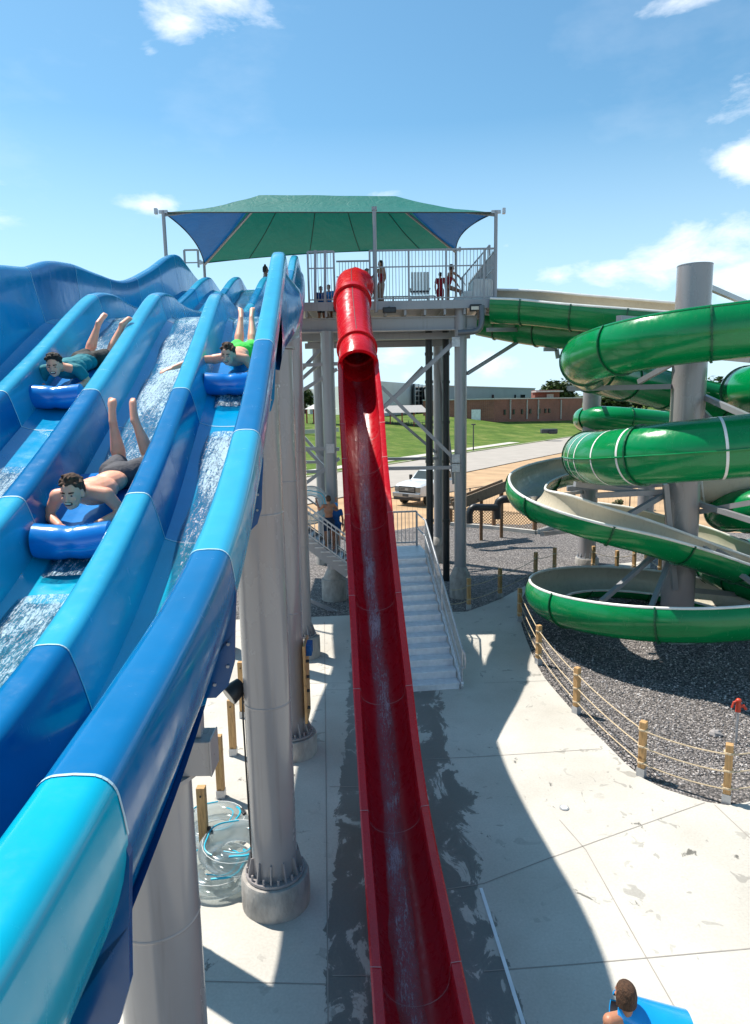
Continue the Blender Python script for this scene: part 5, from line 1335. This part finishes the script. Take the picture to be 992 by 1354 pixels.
for k,(px,py,zz,lab) in enumerate(((284,1090,.16,'clear vinyl tube with cyan swirls lying behind, nearest the timber posts'),(290,1150,.16,'clear vinyl tube with cyan swirls lying in front, closest to the camera'),(312,1120,.40,'clear vinyl tube with black handle resting on top of the others'))):
    p=gd(px,py,zz); t=thing('swim_tube',lab,'tube',(p.x,p.y,zz),'clear tubes on the deck'); ax=(0,0,1) if k<2 else (.05,-.04,1)
    torus((p.x,p.y,zz),ax,.36,.16,t)
    for s in ((.42,.12),(-.40,.2)): MB().box((p.x+s[0],p.y+s[1],zz+.13),(.06,.17,.045),Matrix.Rotation(.5,3,'Z')).build('handle',BLACK,t,bevel=.015)
# spotlight, sign board
c=A(312,912,MIDC.y); t=thing('spotlight','black spotlight on a short arm left of the thick grey column','spotlight',c)
mb=MB(); dr=V((-.55,-.45,-.35)).normalized(); mb.cyl(c-dr*.10,c+dr*.12,.10,.135,20); mb.build('lamp_head',BLACK,t,smooth=True,bevel=.01); MB().cyl(c+dr*.121,c+dr*.123,.115,n=20).build('lens',GLASS,t)
MB().poly([c,c+V((.10,0,-.02)),V((MIDC.x-.28,MIDC.y,c.z-.02))],.03,8).build('arm',BLACK,t); MB().poly([V((MIDC.x-.30,MIDC.y-.05,c.z-.05)),V((MIDC.x-.31,MIDC.y-.05,c.z-.35)),V((MIDC.x-.29,MIDC.y-.05,.6))],.012,6).build('cable',BLACK,t)
xr_=BRDC.x+.26; z0=A(402,946,BRDC.y).z; z1=A(402,846,BRDC.y).z
t=thing('notice_board','tall brown wooden board seen edge-on on a slim grey column','board',(xr_+.04,BRDC.y,z0))
MB().box((xr_+.05,BRDC.y-.05,(z0+z1)/2),(.05,.62,z1-z0)).build('panel',WOOD,t,bevel=.01); MB().box((xr_+.12,BRDC.y-.1,z1-.12),(.11,.3,.2)).build('blue_box',BLUESW,t)
mb=MB()
for f in (.2,.42,.6,.8): mb.cyl((xr_+.07,BRDC.y-.3,z0+(z1-z0)*f),(xr_+.13,BRDC.y-.3,z0+(z1-z0)*f),.03,n=8)
mb.build('knob',BLACK,t)
# yard hydrant, lid, drain
p=gd(973,983); zt=A(977,925,p.y).z; t=thing('yard_hydrant','red-headed yard hydrant on a thin pipe in the gravel','hydrant',(p.x,p.y,0))
MB().cyl((p.x,p.y,-.05),(p.x,p.y,zt-.2),.022,n=10).build('standpipe',GALV,t)
mb=MB(); mb.cyl((p.x,p.y,zt-.24),(p.x,p.y,zt-.02),.05,.04,10); mb.poly([V((p.x,p.y,zt-.14)),V((p.x+.1,p.y,zt-.13)),V((p.x+.15,p.y,zt-.2))],.028,8); mb.poly([V((p.x,p.y,zt-.02)),V((p.x-.09,p.y,zt-.05)),V((p.x-.12,p.y,zt-.16))],.02,8); mb.ell((p.x,p.y,zt-.02),(.055,.05,.045)); mb.build('hydrant_head',pmat('red_paint',(.55,.05,.02),.4),t,smooth=True)
p=gd(946,972); rg=random.Random(2); mb=MB(); mb.ell((p.x,p.y,.03),(.13,.10,.09),nu=9,nv=6); mb.v=[v+V((rg.uniform(-.02,.02),rg.uniform(-.02,.02),rg.uniform(-.015,.015))) for v in mb.v]; tag(mb.build('rock',STONES[1]),'grey fist-shaped rock alone on the gravel near the hydrant','rock',kind='thing')
p=gd(746,1071); t=thing('floor_drain','small round white drain cover set in the sunlit concrete','drain',(p.x,p.y,.034)); MB().lathe((p.x,p.y,.034),[(.075,0),(.075,.012),(.06,.014)],24).build('ring',GALV,t); MB().lathe((p.x,p.y,.049),[(.055,0),(.055,.004)],24).build('cover',WHITEP,t)
# ------------------------------------------------------------------ people
def cap(mb,p0,p1,r0,r1,n=14):
    p0=V(p0);p1=V(p1); mb.cyl(p0,p1,r0,r1,n); mb.ell(p0,(r0,r0,r0),nu=n,nv=8); mb.ell(p1,(r1,r1,r1),nu=n,nv=8)
def basis(F_,U_):
    F_=V(F_).normalized(); Rr=F_.cross(V(U_)).normalized(); U_=Rr.cross(F_).normalized()
    return Matrix((Rr,F_,U_)).transposed(),Rr,F_,U_
def hand(mb,wr,d,nrm,side,s,curl=.25,spread=.12):
    d=V(d).normalized(); nrm=V(nrm); nrm=(nrm-d*nrm.dot(d)).normalized(); lat=d.cross(nrm).normalized()*side
    rot=Matrix((lat,d,nrm)).transposed(); mb.ell(wr+d*.045*s,(.040*s,.052*s,.016*s),rot)
    for i,(o,l) in enumerate(((-.028,.070),(-.010,.080),(.009,.075),(.027,.058))):
        b=wr+d*.085*s+lat*o*s; dd=(d+lat*o*spread*40*.6).normalized(); m=b+(dd*math.cos(curl)-nrm*math.sin(curl))*l*.55*s; e=m+(dd*math.cos(curl*2.2)-nrm*math.sin(curl*2.2))*l*.45*s
        cap(mb,b,m,.0092*s,.0086*s,8); cap(mb,m,e,.0086*s,.0072*s,8)
    b=wr+d*.025*s-lat*.032*s; m=b+(d*.6-lat*.8-nrm*.2).normalized()*.04*s; e=m+(d*.85-lat*.35-nrm*.3).normalized()*.032*s
    cap(mb,b,m,.0115*s,.0105*s,8); cap(mb,m,e,.0105*s,.0085*s,8)
def person(J,label,skin=SKIN,hair=HAIR,s=1.0,voxel=.008,top=None,bottom=None,swim=None,smile=True,female=False,bun=False,pony=False,group=None,base=None,hands=True,face=True,leglen=.55):
    base=base or V(J['pelvis'])
    T=thing('person',label,'person',base,group)
    J={k:V(v) for k,v in J.items()}
    mb=MB(); pe,ch,ne,hd=J['pelvis'],J['chest'],J['neck'],J['head']; rot,Rr,F_,U_=basis(J['F'],J['U'])
    hd=hd
    # torso
    sl_,sr_=J['shL'],J['shR']; hl,hr=J['hipL'],J['hipR']
    tor_lat=(sr_-sl_).normalized(); spine=(ch-pe).normalized(); tn=tor_lat.cross(spine).normalized()
    rt_=Matrix((tor_lat,spine,tn)).transposed(); wd=.155 if not female else .14
    mb.ell(ch,(wd*s,.17*s,.105*s),rt_); mb.ell(pe.lerp(ch,.5),(.125*s*(.9 if female else 1),.16*s,.088*s),rt_); mb.ell(pe,(.145*s,.12*s,.098*s),rt_)
    mb.ell(ch.lerp(ne,.45),(.12*s,.09*s,.075*s),rt_)
    cap(mb,ch+(ne-ch)*.6+(sl_-ch)*.15,sl_,.05*s,.058*s); cap(mb,ch+(ne-ch)*.6+(sr_-ch)*.15,sr_,.05*s,.058*s)
    cap(mb,ch.lerp(ne,.5),sl_,.055*s,.05*s);cap(mb,ch.lerp(ne,.5),sr_,.055*s,.05*s)
    cap(mb,ne-(hd-ne)*.3,hd-U_*.03*s-F_*.02*s,.055*s,.052*s)
    # head
    mb.ell(hd+U_*.025*s-F_*.012*s,(.074*s,.093*s,.092*s),rot); mb.ell(hd+F_*.022*s-U_*.045*s,(.058*s,.064*s,.068*s),rot); mb.ell(hd+F_*.055*s-U_*.088*s,(.026*s,.024*s,.022*s),rot)
    mb.ell(hd+F_*.066*s+U_*.012*s,(.05*s,.02*s,.022*s),rot)
    cap(mb,hd+F_*.084*s+U_*.006*s,hd+F_*.098*s-U_*.026*s,.009*s,.0145*s,8); mb.ell(hd+F_*.088*s-U_*.03*s,(.017*s,.012*s,.009*s),rot)
    for q in (-1,1):
        mb.ell(hd+Rr*.075*s*q-F_*.008*s-U_*.012*s,(.010*s,.020*s,.031*s),rot); mb.ell(hd+Rr*.036*s*q+F_*.062*s-U_*.028*s,(.02*s,.016*s,.018*s),rot)
    for S in 'LR':
        sh,el,wr=J['sh'+S],J['el'+S],J['wr'+S]; hp,kn,an,to=J['hip'+S],J['kn'+S],J['an'+S],J['toe'+S]
        cap(mb,sh,sh.lerp(el,.45),.052*s,.046*s); cap(mb,sh.lerp(el,.45),el,.046*s,.037*s); cap(mb,el,el.lerp(wr,.3),.038*s,.040*s); cap(mb,el.lerp(wr,.3),wr,.040*s,.026*s)
        hdn=J.get('hd'+S,(wr-el).normalized()); hn=J.get('hn'+S,V((0,0,1)))
        if hands: hand(mb,wr,hdn,hn,1 if S=='R' else -1,s,curl=J.get('curl',V((.3,0,0))).x)
        else: mb.ell(wr+(wr-el).normalized()*.06*s,(.04*s,.04*s,.05*s))
        cap(mb,hp,hp.lerp(kn,.4),.088*s,.080*s); cap(mb,hp.lerp(kn,.4),kn,.080*s,.055*s); cap(mb,kn,kn.lerp(an,.3),.056*s,.064*s); cap(mb,kn.lerp(an,.3),an.lerp(kn,.12),.064*s,.036*s); cap(mb,an.lerp(kn,.12),an,.036*s,.036*s)
        fd=(to-an).normalized(); sh_=(an-kn).normalized(); heel=an+sh_*.045*s-fd*.035*s; ball=an+fd*.125*s+sh_*.05*s
        cap(mb,an,heel,.034*s,.031*s); cap(mb,heel,ball,.030*s,.034*s); cap(mb,an,ball,.034*s,.026*s)
        lt=fd.cross(sh_).normalized(); mb.ell(ball-fd*.01*s,(.043*s,.05*s,.024*s),Matrix((lt,fd,lt.cross(fd))).transposed())
        for k in range(5): 
            o=(k-2)*.0155*s; bb=ball+lt*o; cap(mb,bb,bb+fd*(.052-.006*abs(k-1))*s,.0115*s,.0085*s,7)
    body=remesh_build(mb,'body',skin,T,voxel,3)
    # hair
    mb=MB(); rg=random.Random(int(abs(hd.x)*1000))
    mb.ell(hd+U_*.048*s-F_*.024*s,(.080*s,.092*s,.086*s),rot); mb.ell(hd+U_*.012*s-F_*.045*s,(.079*s,.070*s,.080*s),rot)
    for k in range(0 if (pony or bun or female) else 46):
        a=rg.uniform(0,6.28); e=rg.uniform(.25,1.5); dv=(Rr*math.cos(a)*math.cos(e)+F_*math.sin(a)*math.cos(e)+U_*math.sin(e)); 
        q=hd+U_*.045*s-F_*.022*s+V(dv)*.082*s; 
        if (q-hd).dot(F_)>.05*s and (q-hd).dot(U_)<.078*s: continue
        cap(mb,q,q+(dv*.3+F_*.8+Rr*rg.uniform(-.5,.5)).normalized()*.03*s,.014*s,.007*s,6)
    if female or pony or bun:
        mb.ell(hd-U_*.02*s-F_*.06*s,(.075*s,.05*s,.09*s),rot)
    if bun: mb.ell(hd+U_*.145*s-F_*.03*s,(.04*s,.04*s,.04*s),rot)
    if pony: cap(mb,hd-F_*.10*s+U_*.03*s,hd-F_*.13*s-U_*.09*s,.035*s,.03*s); cap(mb,hd-F_*.13*s-U_*.09*s,hd-F_*.11*s-U_*.17*s,.03*s,.012*s)
    if female or pony or bun:
        for k in range(26):
            a=R(-150+300*k/25)-R(90); dv=Rr*math.cos(a)+F_*math.sin(a)
            st_=[hd+U_*(.125*math.cos(q))*s*.95-F_*.02*s+(dv*.084*math.sin(q))*s for q in (.15,.6,1.05,1.5)]+[hd-F_*.02*s+dv*.080*s-U_*.07*s]
            if dv.dot(F_)>.25: continue
            for u0,u1 in zip(st_,st_[1:]): cap(mb,u0,u1,.011*s,.010*s,6)
    remesh_build(mb,'hair',hair,body,max(voxel*.7,.006),1)
    if face:
        for q in (-1,1):
            c=hd+Rr*.031*s*q+F_*.0765*s+U_*.004*s
            ey=MB().ell(c,(.0115*s,.0070*s,.0042*s),rot).build('eye',EYEW,body,smooth=True); MB().ell(c+F_*.0055*s,(.0080*s,.0045*s,.0052*s),rot).build('iris',IRIS,ey,smooth=True) if False else MB().ell(c+F_*.0055*s,(.0080*s,.0045*s,.0052*s),rot).build('iris',IRIS,body,smooth=True)
            mb=MB(); cap(mb,hd+Rr*.018*s*q+F_*.086*s+U_*.024*s,hd+Rr*.045*s*q+F_*.076*s+U_*.026*s,.0062*s,.0046*s,6); mb.build('eyebrow',hair,body,smooth=True)
        MB().ell(hd+F_*.083*s-U_*.055*s,(.030*s,.013*s,.015*s),rot).build('mouth',MOUTH if smile else LIPS,body,smooth=True)
        if smile: MB().ell(hd+F_*.087*s-U_*.051*s,(.025*s,.0115*s,.0085*s),rot).build('teeth',TEETH,body,smooth=True)
    cv=max(voxel,.009)
    if bottom:
        mb=MB(); e=.014*s; mb.ell(pe.lerp(ch,.12),(.152*s,.11*s,.108*s),rt_); mb.ell(pe,(.160*s,.12*s,.112*s),rt_)
        for S in 'LR':
            hp,kn=J['hip'+S],J['kn'+S]; cap(mb,hp,hp.lerp(kn,leglen),.102*s,.088*s); q=hp.lerp(kn,leglen+.12); mb.cyl(hp.lerp(kn,leglen),q,.09*s,.092*s,16)
        remesh_build(mb,'shorts',bottom,T,cv,2)
    if top:
        mb=MB(); mb.ell(ch,(wd*s+.016,.18*s,.118*s),rt_); mb.ell(pe.lerp(ch,.5),(.142*s,.17*s,.102*s),rt_); mb.ell(pe.lerp(ch,.15),(.150*s,.10*s,.105*s),rt_); mb.ell(ch.lerp(ne,.45),(.128*s,.085*s,.084*s),rt_)
        for S in 'LR':
            sh,el=J['sh'+S],J['el'+S]; cap(mb,ch.lerp(ne,.5),sh,.065*s,.064*s); mb.cyl(sh,sh.lerp(el,.62),.064*s,.062*s,14); mb.ell(sh,(.064*s,)*3)
        remesh_build(mb,'shirt',top,T,cv,2)
    if swim:
        mb=MB(); mb.ell(ch-spine*.05*s,(wd*s+.008,.13*s,.113*s),rt_); mb.ell(pe.lerp(ch,.5),(.132*s,.165*s,.096*s),rt_); mb.ell(pe,(.152*s,.10*s,.105*s),rt_)
        for S in 'LR': mb.cyl(ch+(J['sh'+S]-ch)*.35,ch.lerp(ne,.75)+(J['sh'+S]-ch)*.45,.022*s,.018*s,8)
        remesh_build(mb,'swimsuit',swim,T,cv,2)
    return T
# riders: local frame (r right, b back up the slope, n up from the lane floor)
def lane_frame(Y,u):
    c,t,lat,n=sl(Y); n=lat.cross(t).normalized(); n=n if n.z>0 else -n
    o=c+lat*u+n*(-DEPTH-.03); return lambda r,b,h: o+lat*r-t*b+n*h
def vec(Lf,r,b,h): return (Lf(r,b,h)-Lf(0,0,0))
def mat_(Lf,label,w_=.53,dx=0):
    T=thing('ride_mat',label,'mat',Lf(0,0,0),'blue racing mats carrying the riders')
    # curled foam nose
    mb=MB(); n=22; nu=16; prof=[]
    for i in range(n):
        a=2*math.pi*i/n; prof.append((math.cos(a)*.115,math.sin(a)*.115))
    for j in range(nu+1):
        f=j/nu; x=-w_/2+w_*f; e=abs(2*f-1); k=1-.55*max(0,(e-.86)/.14)**2; dent=1-.10*math.exp(-((f-.5)/.07)**2); bow=.05*(1-e*e)
        for (b,h) in prof: mb.v.append(Lf(x+dx,-.33-bow+b*k*(1 if dent==1 else dent),.125+h*k*dent))
    for j in range(nu):
        for i in range(n): mb.f.append([j*n+i,j*n+(i+1)%n,(j+1)*n+(i+1)%n,(j+1)*n+i]); mb.m.append(0)
    mb.f.append(list(range(n-1,-1,-1))); mb.f.append([nu*n+i for i in range(n)]); mb.m+=[0,0]
    mb.build('rolled_nose',MATB,T,smooth=True)
    mb=MB()
    def g(z): return lambda u,v: Lf(-w_/2+w_*u+dx,-.30+1.08*v,z+.012*math.sin(math.pi*u))
    mb.grid(g(.075),10,14); mb.grid(g(.03),10,14,flip=True)
    # rim
    for s in (0,1):
        for j in range(14):
            a=g(.075)(s,j/14);b=g(.075)(s,(j+1)/14);c=g(.03)(s,(j+1)/14);d=g(.03)(s,j/14); mb.add([a,b,c,d],[(0,1,2,3)])
    mb.build('mat_pad',MATB,T,smooth=True)
    for sx in (-1,1):
        mb=MB(); c=Lf(sx*.10+.02+dx,-.40,.19); nn=(vec(Lf,0,-.8,.6)).normalized(); mb.cyl(c-nn*.01,c+nn*.018,.013,n=10); mb.build('grommet',BLACK,T)
    return T
def rider(Lf,label,dx=0,lean=0,skin=SKIN,hair=HAIR,head_h=.33,head_b=-.10,F=(0,-1,.12),arms='grip',legs='up',s=1,shr=0,**k):
    g=lambda r,b,h: Lf(r*s+dx,b*s,h*s)
    J=dict(pelvis=g(lean,.58,.185),chest=g(lean*.4,.16,.25),neck=g(0,-.02,.335),head=g(.0+shr,head_b-.05,head_h+.06),F=vec(Lf,*F),U=vec(Lf,shr,.12,1),
      shL=g(-.175,.03,.275),shR=g(.175,.03,.275),hipL=g(lean-.09,.62,.19),hipR=g(lean+.09,.62,.19))
    J['elL']=g(-.27,.03,.12);J['wrL']=g(-.13,-.17,.14);J['elR']=g(.27,.03,.12);J['wrR']=g(.13,-.17,.14)
    J['hdL']=vec(Lf,.5,-.6,-.1);J['hdR']=vec(Lf,-.5,-.6,-.1);J['hnL']=vec(Lf,0,0,1);J['hnR']=vec(Lf,0,0,1); J['curl']=V((.9,0,0))
    if arms=='reach':
        J['elL']=g(-.40,-.03,.29); J['wrL']=g(-.62,-.17,.25); J['hdL']=vec(Lf,-.9,-.35,-.12); J['curl']=V((.22,0,0))
    if legs=='up':
        J.update(knL=g(lean-.13,1.03,.10),knR=g(lean+.15,1.00,.10),anL=g(lean-.15,1.10,.44),anR=g(lean+.03,1.14,.43),toeL=g(lean-.15,1.19,.56),toeR=g(lean+.02,1.24,.54))
    if legs=='splay':
        J.update(knL=g(lean-.10,1.02,.12),knR=g(lean+.16,1.0,.12),anL=g(lean+.02,1.22,.42),anR=g(lean+.30,1.22,.40),toeL=g(lean+.06,1.34,.46),toeR=g(lean+.36,1.36,.42))
    if legs=='mid':
        J.update(knL=g(lean-.08,1.02,.12),knR=g(lean+.10,1.0,.12),anL=g(lean-.05,1.32,.36),anR=g(lean+.09,1.34,.36),toeL=g(lean-.06,1.47,.42),toeR=g(lean+.10,1.48,.42))
    T=person(J,label,skin=skin,hair=hair,s=s,base=Lf(0,.3,0),**k)
    return T
L1=lane_frame(4.62,-.40); mat_(L1,'bright blue mat under the grinning rider in charcoal shorts',dx=0.0); rider(L1,'shirtless young rider with charcoal shorts grinning, both feet raised behind him',dx=-.02,lean=.15,skin=SKIN,bottom=GREYSH,F=(-.10,-1,.12),voxel=.0075,s=.93,leglen=.66)
L2=lane_frame(7.1,-1.27); mat_(L2,'blue mat under the rider in the teal shirt'); rider(L2,'smiling dark-haired rider in teal shirt and black shorts, lower legs kicked sideways',dx=-.03,lean=.12,skin=SKIN,hair=HAIRB,top=TEAL,bottom=BLKSH,F=(.05,-1,.10),legs='splay',voxel=.0085,s=.92)
L3=lane_frame(7.35,.36); mat_(L3,'blue mat under the rider in lime green shorts'); rider(L3,'shirtless rider in lime green shorts stretching one arm over the divider',dx=.0,lean=.10,skin=SKIN,bottom=LIME,F=(-.25,-1,.08),arms='reach',legs='mid',voxel=.0075,s=.92)
# standing figures
def stand(x,y,z,h,yaw,label,pose={},voxel=.014,**k):
    s=h/1.75; f=V((math.sin(yaw),math.cos(yaw),0)); r=V((f.y,-f.x,0)); g=lambda a,b,c: V((x,y,z))+r*a*s+f*b*s+V((0,0,c*s))
    D_=dict(pelvis=(0,0,.95),chest=(0,0,1.28),neck=(0,-.01,1.48),head=(0,.02,1.61),shL=(-.18,0,1.43),shR=(.18,0,1.43),elL=(-.24,-.03,1.13),elR=(.24,-.03,1.13),wrL=(-.25,.08,.88),wrR=(.25,.08,.88),hipL=(-.09,0,.91),hipR=(.09,0,.91),knL=(-.10,.03,.5),knR=(.10,.03,.5),anL=(-.11,-.02,.085),anR=(.11,-.02,.085),toeL=(-.13,.15,.06),toeR=(.13,.15,.06))
    D_.update({q:v for q,v in pose.items() if q not in('F','U')})
    J={q:g(*v) for q,v in D_.items()}
    Fv=pose.get('F',(0,1,-.05)); J['F']=r*Fv[0]+f*Fv[1]+V((0,0,Fv[2])); Uv=pose.get('U',(0,0,1)); J['U']=r*Uv[0]+f*Uv[1]+V((0,0,Uv[2]))
    for S in 'LR': J['hn'+S]=f*1.0
    return person(J,label,s=s,voxel=voxel,base=V((x,y,z)),**k)
up_arm=dict(elR=(.32,.12,1.2),wrR=(.30,.36,1.32))
# lifeguard at the top of the blue slide
z=A(343,349,23).z; stand(A(336,0,23).x,23,z-1.70,1.65,R(75),'person with dark bun and red swimsuit standing at the top of the blue slide',swim=REDSW,skin=SKINB,hair=HAIRB,female=True,bun=True,face=False)
# deck people
stand(A(498,0,24).x,24,DZ,1.68,R(-120),'person in red swimsuit standing just right of the red tube entrance',swim=REDSW,skin=SKINT,hair=HAIRB,female=True,pose=dict(elR=(.3,.18,1.2),wrR=(.22,.42,1.1)),face=False)
stand(A(478,0,25.5).x,25.5,DZ,1.70,R(160),'dark-haired person waiting behind the red tube on deck',bottom=NAVYSW,skin=SKINT,hair=HAIRB,face=False)
stand(A(592,0,25).x,25,DZ,1.72,R(80),'person in red swimsuit leaning forward with one knee up by the white tub',swim=REDSW,skin=SKINT,hair=HAIR,female=True,pose=dict(chest=(0,.07,1.27),neck=(0,.10,1.47),head=(0,.14,1.60),shL=(-.18,.09,1.42),shR=(.18,.09,1.42),elR=(.2,.34,1.28),wrR=(.18,.52,1.08),elL=(-.2,.30,1.2),wrL=(-.18,.45,1.0),knR=(.1,.42,.78),anR=(.1,.52,.40),toeR=(.1,.68,.38)),face=False)
stand(A(581,0,24).x,24,DZ,1.25,R(20),'short person in red shirt standing at the deck rail',top=REDSW,bottom=REDSW,skin=SKINT,hair=HAIRB,face=False)
stand(A(413,0,23).x,23,DZ-.62,1.32,R(170),'child in blue shirt at the left end of the deck railing',top=BLUESW,bottom=NAVYSW,skin=SKINT,face=False)
stand(A(424,0,23.4).x,23.4,DZ-.55,1.36,R(190),'light-haired child in blue beside the blue-shirted child',top=MATC,bottom=BLUESW,skin=SKINT,face=False,hair=pmat('hair_sandy',(.16,.10,.04),.6))
# lifeguard chair
cx=A(552,0,24.5); t=thing('deck_chair','white slatted high-backed chair facing away behind the railing','chair',(cx.x,24.5,DZ))
x0=cx.x; mb=MB()
for k in range(6): mb.box((x0-.26+k*.105,24.35,DZ+.95),(.085,.03,.75))
mb.build('backrest',WHITEP,t,bevel=.01); mb=MB(); mb.box((x0,24.6,DZ+.52),(.62,.5,.05)); mb.build('seat',WHITEP,t,bevel=.01)
for sx in(-1,1):
    for yy in (24.37,24.85): MB().beam((x0+sx*.3,yy,DZ),(x0+sx*.3,yy,DZ+.55),.05,.05,hint=V((0,1,0))).build('leg',WHITEP,t)
    MB().box((x0+sx*.33,24.6,DZ+.78),(.07,.55,.03)).build('armrest',WHITEP,t)
MB().box((x0,24.34,DZ+.68),(.66,.05,.06)).build('cross_rail',DARKM,t)
# people on the queue stair
zz=A(415,657,21.3).z-1.72
stand(A(415,0,21.3).x,21.3,zz,1.76,R(-25),'shirtless person with navy shorts seen from behind climbing the queue stair',bottom=NAVYSW,skin=SKINT,hair=HAIR,face=False,pose=dict(elR=(.3,.1,1.3),wrR=(.34,.22,1.5),elL=(-.28,.1,1.3),wrL=(-.30,.22,1.52)))
zt=A(424,666,21.6).z-1.42; stand(A(426,0,21.6).x,21.6,zt,1.45,R(-10),'child in light blue cap beside the shirtless stair climber',top=BLUESW,bottom=BLUESW,skin=SKINT,hair=MATC,face=False)
zt=A(445,676,21.2).z-1.6; stand(A(446,0,21.2).x,21.2,zt,1.62,R(-30),'person with dark ponytail and green swimwear on the queue stair',swim=TEALSW,skin=SKINT,hair=HAIRB,female=True,pony=True,face=False)
c=A(411,668,21.75); t=thing('swim_tube','clear ring tube carried upright on the queue stair','tube',c); torus(c,(.15,-1,.1),.46,.17,t)
# walker with a mat, bottom right
hp=gd(830,1313,1.60); 
stand(hp.x-.02,hp.y-.02,0.03,1.70,R(-18),'shirtless person with brown hair carrying a blue mat across the sunlit concrete',bottom=BLUESW,skin=SKINT,hair=HAIR,voxel=.009,face=False,pony=False,female=True,pose=dict(elR=(.28,.08,1.18),wrR=(.20,.26,1.08),elL=(-.20,-.02,1.12),wrL=(-.19,.06,.86),shL=(-.16,0,1.42),shR=(.16,0,1.42)))
T=thing('carried_mat','curled light blue mat held in front of the walking person','mat',(hp.x+.2,hp.y+.2,1.2))
a=gd(812,1331,1.42); b=gd(885,1345,1.30)+V((.12,-.12,-.05)); ax=(b-a).normalized(); x,y,_=frame_of(ax)
def curl(rad,nn):
    ps=[];
    for j in range(15):
        f=j/14; c=a.lerp(b,f); rx=rad*(1+.9*f); ry=rad*(1-.15*f)
        for i in range(nn+1):
            an=R(200)+R(330)*i/nn; ps.append(c+x*math.cos(an)*rx+y*math.sin(an)*ry)
    return ps
mb=MB(); nn=26; ps=curl(.125,nn); pi2=curl(.100,nn); mb.v=ps+pi2; q=len(ps)
for j in range(14):
    for i in range(nn): mb.f.append([j*(nn+1)+i,j*(nn+1)+i+1,(j+1)*(nn+1)+i+1,(j+1)*(nn+1)+i]); mb.m.append(0); mb.f.append([q+j*(nn+1)+i,q+(j+1)*(nn+1)+i,q+(j+1)*(nn+1)+i+1,q+j*(nn+1)+i+1]); mb.m.append(1)
for j in (0,14):
    for i in range(nn): mb.f.append([j*(nn+1)+i,j*(nn+1)+i+1,q+j*(nn+1)+i+1,q+j*(nn+1)+i]); mb.m.append(0)
mb.build('mat_sheet',[MATC,pmat('dark_mat_inside',(.02,.025,.04),.8)],T,smooth=True,recalc=False)  # inner face of the curl is coloured dark
